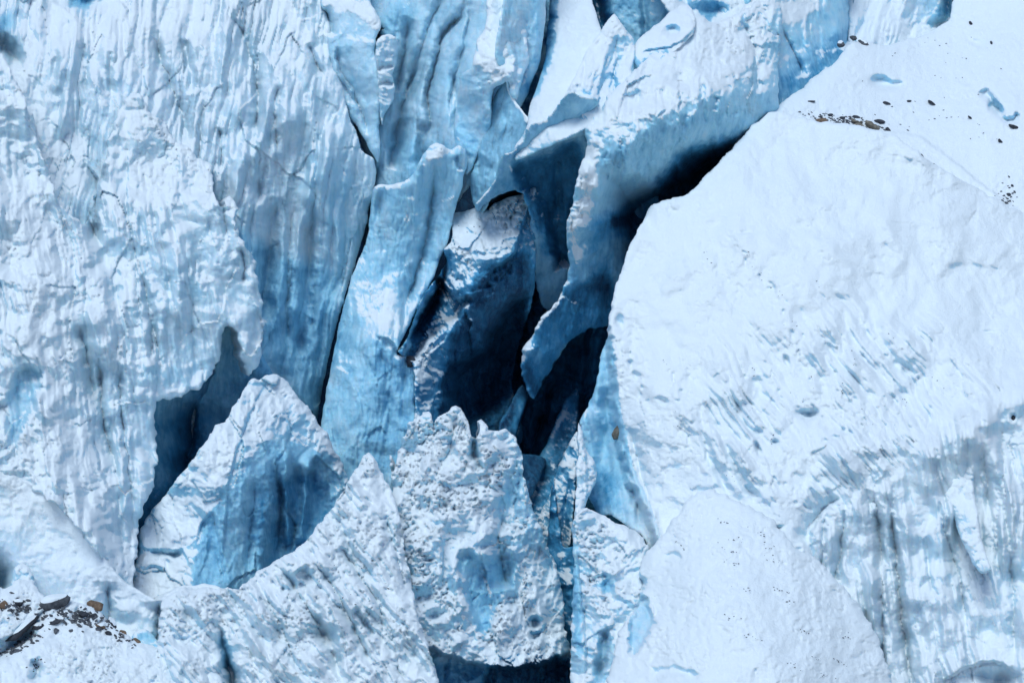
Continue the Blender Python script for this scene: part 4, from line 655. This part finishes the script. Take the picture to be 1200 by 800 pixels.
mass('snow_mound', None, None,
     [(752,690),(749,668),(752,654),(762,642),(776,628),(786,612),(796,600),(806,586),(818,577),(832,573),(850,580),(872,590),(894,602),(908,610),(916,622),(928,636),(938,644),(950,650),(966,664),(984,682),(1000,700),(1014,720),(1026,742),(1036,766),(1044,790),(1056,840),(1060,960),(700,960),(712,800),(726,740),(738,720)],
     [(752,660,-170),(810,582,-160),(900,606,-190),(1000,700,-220),(1050,820,-270),(850,680,-280),(940,780,-350),(800,800,-360),(730,800,-300),(730,940,-400),(1050,940,-380)], key='mound', kind='structure',
     seed=45, r=8, thick=160, rough=(4,50), snow=0.36, snow_k=0.16, blue=0.2, lump=1.0, pore=(2.5,8), jagged=(3.0,9),
     feats=[('poly',[(740,705),(748,698),(758,700),(766,715),(768,735),(758,755),(744,770),(734,765),(735,735)],8,18),('c',[(768,730),(760,700),(748,690),(738,700)],14,8),('g',[(742,685),(752,680),(750,695)],4,14),('g',[(780,655),(790,650),(800,655)],3,3),('r',[(790,640),(850,600)],20,-4),('g',[(760,790),(790,785),(820,795)],6,5)],
     paint=[('snow',[(742,705),(756,702),(764,730),(744,765),(738,740)],4,-1.2,1),('dirt',[(745,692),(752,690),(762,705)],5,0.9),('snow',[(745,690),(760,702)],4,-0.8),('snow',[(740,690),(750,720),(750,780)],14,-0.12)])
# ------------------------------------------------------------------ rocks and debris
def rock_material(name, c1, c2):
    m, N, L = nodes(name); bs = N['Principled BSDF']
    tc = N.new('ShaderNodeTexCoord'); n = N.new('ShaderNodeTexNoise'); n.inputs['Scale'].default_value = 4; n.inputs['Detail'].default_value = 7; n.inputs['Roughness'].default_value = 0.7; L.new(tc.outputs['Object'], n.inputs['Vector'])
    rp = N.new('ShaderNodeValToRGB'); rp.color_ramp.elements[0].position = 0.35; rp.color_ramp.elements[0].color = (*c1, 1); rp.color_ramp.elements[1].position = 0.7; rp.color_ramp.elements[1].color = (*c2, 1)
    L.new(n.outputs[0], rp.inputs[0]); L.new(rp.outputs[0], bs.inputs['Base Color']); bs.inputs['Roughness'].default_value = 0.85
    b = N.new('ShaderNodeBump'); b.inputs['Strength'].default_value = 0.6; b.inputs['Distance'].default_value = 0.05; L.new(n.outputs[0], b.inputs['Height']); L.new(b.outputs[0], bs.inputs['Normal'])
    return m
GREY = rock_material('grey_rock', (0.035, 0.04, 0.05), (0.13, 0.135, 0.15))
BROWN = rock_material('brown_rock', (0.09, 0.055, 0.035), (0.26, 0.17, 0.11))
TAN = rock_material('tan_rock', (0.10, 0.085, 0.065), (0.30, 0.26, 0.20))
DARK = rock_material('dark_rock', (0.012, 0.014, 0.02), (0.05, 0.055, 0.07))
SNOWM = glacier_material('fresh_snow', SNOW, SNOW, SNOW, SNOW, SNOW)
import bmesh
from mathutils import Matrix, noise as mn
def rock_mesh(name, seed, sx, sy, sz, mat, cap=False):
    rnd = random.Random(seed); bm = bmesh.new(); bmesh.ops.create_icosphere(bm, subdivisions=3, radius=1.0)
    planes = [(Vector((rnd.gauss(0, 1), rnd.gauss(0, 1), rnd.gauss(0, 1))).normalized(), rnd.uniform(0.5, 0.85)) for _ in range(9)]
    for v in bm.verts:
        p = v.co.copy()
        for n, d in planes:
            t = p.dot(n)
            if t > d: p -= n*(t-d)*0.92
        p *= 1+0.10*mn.noise(p*2.2+Vector((seed, 0, 0)))
        v.co = p
    if cap:
        for v in bm.verts:
            up = v.co.z; q = max(0.0, up)
            v.co = v.co*(1.0+0.01*q)+Vector((0, 0, 0.10*min(1, q*2.2)+0.05*mn.noise(v.co*3)))
        bmesh.ops.delete(bm, geom=[v for v in bm.verts if v.co.z < 0.48+0.25*mn.noise(v.co*2.5+Vector((seed, 3, 0)))], context='VERTS')
    for v in bm.verts: v.co = Vector((v.co.x*sx, v.co.y*sy, v.co.z*sz))
    for f in bm.faces: f.smooth = True
    me = bpy.data.meshes.new(name); bm.to_mesh(me); bm.free(); me.materials.append(mat)
    return me
def rock(key, x, y, w, h, ang, mat, label, seed, group, name='rock', snowcap=False, lift=0.2, cat='rock'):
    """w, h: half sizes in grid units; ang: lean of the long side in the picture plane"""
    p, n = at(key, x, y)
    sx, sz = w*K, h*K; sy = (w*0.6+h*0.5)*K
    me = rock_mesh(name, seed, sx, sy, sz, mat)
    o = bpy.data.objects.new(name, me); scene.collection.objects.link(o)
    o.location = Vector(p)+Vector(n)*(sz*(lift-0.25))
    o.rotation_euler = (0, math.radians(ang), math.radians(random.Random(seed+5).uniform(-25, 25)))
    tag(o, label, cat, group)
    if snowcap:
        cm = rock_mesh('snow_cap', seed, sx, sy, sz, SNOWM, cap=True)
        at_ = cm.attributes.new('surf', 'FLOAT_COLOR', 'POINT'); at_.data.foreach_set('color', np.tile([1, 0, 0, 1], len(cm.vertices)).astype(np.float32))
        c = bpy.data.objects.new('snow_cap', cm); scene.collection.objects.link(c); c.parent = o
    return o
R1 = 'rocks on the moraine mound, lower left'
rock('moraine', 64, 706, 17, 8, -10, GREY, 'large blue grey rock slab on top of the moraine mound', 1, None, 'boulder', True, 0.5, 'boulder')
rock('moraine', 22, 738, 30, 7, -32, DARK, 'long dark tilted rock slab thick with snow at the left edge of the moraine', 2, None, 'boulder', True, 0.3, 'boulder')
rock('moraine', 112, 709, 10, 5, 16, BROWN, 'rusty brown rock on the crest of the moraine mound', 3, R1)
rock('moraine', 3, 709, 6, 6, 0, BROWN, 'rusty brown rock at the left edge of the picture', 4, R1)
rock('moraine', 131, 730, 9, 5, 38, DARK, 'dark rock right of the rusty one, on the moraine crest', 5, R1, snowcap=True)
rock('moraine', 119, 733, 7, 4.5, 20, BROWN, 'dark brown rock just below the rusty crest rock', 6, R1, snowcap=True)
rock('moraine', 145, 741, 5, 2.5, 30, BROWN, 'flat brown rock lowest on the right side of the crest', 7, R1)
rock('moraine', 98, 719, 6, 4, 0, DARK, 'dark rock midway between the slab and the rusty rock', 8, R1)
rock('moraine', 109, 721, 5, 3.5, 10, DARK, 'small black rock under the rusty rock', 9, R1)
rock('moraine', 22, 705, 7, 4.5, 5, DARK, 'dark rock between the left brown rock and the big slab', 10, R1, snowcap=True)
rock('moraine', 65, 739, 5, 3.5, 0, GREY, 'lone grey rock in the snow below the big slab', 11, R1)
rock('moraine', 62, 728, 9, 4, -15, DARK, 'dark snow capped rock below the big slab', 12, R1, snowcap=True)
rock('moraine', 44, 734, 8, 4, -10, DARK, 'dark snow capped rock at the upper end of the long slab', 13, R1, snowcap=True)
rock('moraine', 160, 750, 5, 2, 25, BROWN, 'thin flat stone near the small blue ice lump', 14, R1)
rock('moraine', 128, 742, 5, 2.5, 30, DARK, 'small dark stone under the dark crest rock', 15, R1)
R2 = 'rocks in the outcrop on the upper right slope'
rock('far', 1003, 143, 9, 4.0, 12, TAN, 'flat tan rock with snow on it, topmost of the outcrop pile', 21, R2, snowcap=True, lift=0.6)
rock('far', 1022, 149, 11, 5.2, 28, TAN, 'largest tan rock of the outcrop pile on the upper right slope', 22, R2, snowcap=True, lift=0.8)
rock('far', 1006, 151, 9, 5.0, 8, TAN, 'round tan rock at the left of the outcrop pile', 23, R2, lift=0.8)
rock('far', 1016, 157, 8, 3.8, 20, DARK, 'dark rock at the foot of the outcrop pile', 24, R2, lift=0.7)
rock('far', 962, 142, 8, 3.8, 5, BROWN, 'brown rock in the small cluster left of the outcrop pile', 25, R2, lift=0.6)
rock('far', 966, 147, 6, 3.2, 10, GREY, 'grey rock just under the brown one left of the outcrop pile', 26, R2, lift=0.6)
rock('far', 950, 144, 4.5, 2.4, 20, DARK, 'small dark rock at the far left end of the outcrop', 27, R2, lift=0.6)
rock('far', 982, 146, 6, 3, 10, GREY, 'half buried grey rock between the cluster and the outcrop pile', 28, R2, lift=0.4)
rock('far', 1003, 137, 6, 1.6, 8, DARK, 'thin dark stone above the outcrop pile', 29, R2)
rock('far', 1030, 142, 8, 3, 8, DARK, 'dark flat rock at the upper right of the outcrop pile', 30, R2)
rock('far', 1041, 153, 5, 4, 40, DARK, 'dark broken rock right of the outcrop pile', 31, R2)
rock('far', 1047, 169, 6, 2.8, 15, DARK, 'dark rock just left of the orange brown one', 32, R2, lift=0.5)
rock('far', 1061, 176, 7, 3.6, 35, BROWN, 'orange brown rock on the snow line right of the outcrop pile', 33, R2, lift=0.8)
rock('far', 1078, 184, 5, 3.6, 30, DARK, 'dark rock further down the snow line, past the orange brown one', 34, R2, lift=0.5)
rock('far', 1096, 196, 8, 3, 32, DARK, 'last dark rock low on the snow line', 35, R2, lift=0.3)
rock('far', 972, 135, 5, 1.8, -10, DARK, 'thin dark stone above the small brown cluster', 36, R2)
rock('far', 988, 139, 5, 2.6, 10, DARK, 'dark stone between the cluster and the pile, just above them', 37, R2)
R3 = 'single stones showing through the snow of the upper right slope'
for x, y, w, h, a, lab in ((950,119,6,1.4,-5,'thin dark stone edge above and left of the outcrop'),(1038,121,7,1.5,12,'thin dark stone edge above the outcrop pile'),(1064,119,5,1.2,-8,'short dark stone edge right of the one above the outcrop'),
        (1092,121,8,2.2,32,'long slanting dark stone on the bare snow right of the outcrop'),(1137,138,5,1.4,35,'small slanting stone between the outcrop and the snow hollow'),(1138,28,4,2,45,'small dark stone high on the upper right slope'),(1162,51,3.5,1.6,60,'dark fleck of stone under the right top corner'),
        (1172,166,4,3,45,'dark stone below the snow hollow near the right edge'),(1182,228,3,2.2,10,'dark stone in the sprinkle at the right edge'),(1174,236,3,2,0,'lowest stone of the sprinkle at the right edge'),(1186,218,2.5,2,0,'upper stone of the sprinkle at the right edge'),(1187,149,8,3.5,20,'grey rock half out of the snow hollow at the right edge'),
        (884,44,0,0,0,None)):
    if w: rock('far', x, y, w, h, a, DARK, lab, int(x*7+y), R3, 'stone', lift=0.35, cat='stone')
R4 = 'rocks perched where the dark slot meets the slope'
rock('far', 1000, 46, 6, 4, 35, GREY, 'grey rock perched at the brink below the dark slot', 51, R4, lift=0.6)
rock('far', 1012, 51, 9, 3, 15, GREY, 'flat grey rock right of the brink, under the dark slot', 52, R4, lift=0.6, snowcap=True)
rock('far', 986, 53, 6, 5, -10, GREY, 'snow dusted rock lump leftmost on the brink', 53, R4, lift=0.5, snowcap=True)
rock('slope', 724, 505, 7, 11, 10, TAN, 'brown stone stuck in the ice under the left rim of the big slope', 54, None, lift=0.3)
rock('pillar', 480, 425, 8, 8, 0, DARK, 'dark round rock sitting on the foot of the ice pillar beside the black gap', 55, None, lift=0.5)
rock('slope', 1187, 489, 4.5, 4.5, 0, DARK, 'small black stone in a round hole high on the right hand cliff', 56, None, lift=0.2)

# fine grit nobody could count, scattered where the photo shows it
def grit():
    rnd = random.Random(7); bm = bmesh.new()
    spots = []
    def blob(key, cx, cy, rx, ry, ang, n, s0, s1):
        a = math.radians(ang)
        for _ in range(n):
            u, v = rnd.gauss(0, 0.5)*rx, rnd.gauss(0, 0.5)*ry
            spots.append((key, cx+u*math.cos(a)-v*math.sin(a), cy+u*math.sin(a)+v*math.cos(a), rnd.uniform(s0, s1)))
    blob('moraine', 90, 724, 40, 12, 8, 190, 0.3, 2.2); blob('moraine', 20, 712, 30, 10, 0, 90, 0.3, 2.0); blob('moraine', 20, 757, 40, 8, -32, 90, 0.3, 2.2); blob('moraine', 140, 745, 22, 6, 30, 30, 0.6, 1.8)
    blob('moraine', 40, 780, 10, 14, 20, 14, 0.6, 1.4)
    blob('far', 990, 143, 50, 7, 6, 200, 0.3, 1.5); blob('far', 1070, 182, 40, 4, 34, 130, 0.3, 1.4); blob('far', 1180, 228, 16, 20, 0, 34, 0.5, 1.5); blob('far', 1100, 60, 80, 30, 10, 16, 0.5, 1.0)
    blob('far', 1120, 130, 90, 40, 10, 24, 0.5, 1.0)
    for cx, cy in ((850,642),(862,632),(872,690),(900,640),(910,690),(945,740),(925,705),(860,660),(905,655),(985,775),(955,770),(846,610),(858,724),(968,790),(890,625),(800,640),(880,745),(930,780),(990,745)):
        blob('mound', cx, cy, 12, 4, 20, 7, 0.25, 0.8)
    for cx, cy in ((875,296),(888,320),(915,345),(930,380),(935,415),(948,440),(985,455),(1010,480),(1060,470),(880,480),(905,520),(940,470),(880,430),(800,500),(780,430),(1100,450),(1000,420),(860,560),(1050,400),(960,330),(830,300)):
        blob('slope', cx, cy, 14, 6, 50, 4, 0.25, 0.7)
    blob('wedge', 560, 280, 40, 30, -20, 12, 0.5, 1.0)
    blob('ridge', 400, 690, 60, 50, 0, 16, 0.4, 1.0)
    for key, x, y, s in spots:
        x0, y0, Z, gx, gy, ins = SURF[key]
        i = int((x-x0)/H); j = int((y-y0)/H)
        if not (2 < i < Z.shape[1]-3 and 2 < j < Z.shape[0]-3 and ins[j, i]): continue
        p, n = at(key, x, y)
        r = bmesh.ops.create_icosphere(bm, subdivisions=1, radius=s*K)
        M = Matrix.Translation(Vector(p)+Vector(n)*s*K*0.2) @ Matrix.Rotation(rnd.uniform(-0.6, 0.9), 4, 'Y') @ Matrix.Diagonal((1.7, 1.1, 0.7, 1))
        for v in r['verts']: v.co = M @ (v.co*rnd.uniform(0.75, 1.25))
    me = bpy.data.meshes.new('gravel'); bm.to_mesh(me); bm.free(); me.materials.append(GREY)
    o = bpy.data.objects.new('gravel', me); scene.collection.objects.link(o)
    tag(o, 'dark grit sprinkled over the snow', 'gravel', None, 'stuff')
grit()
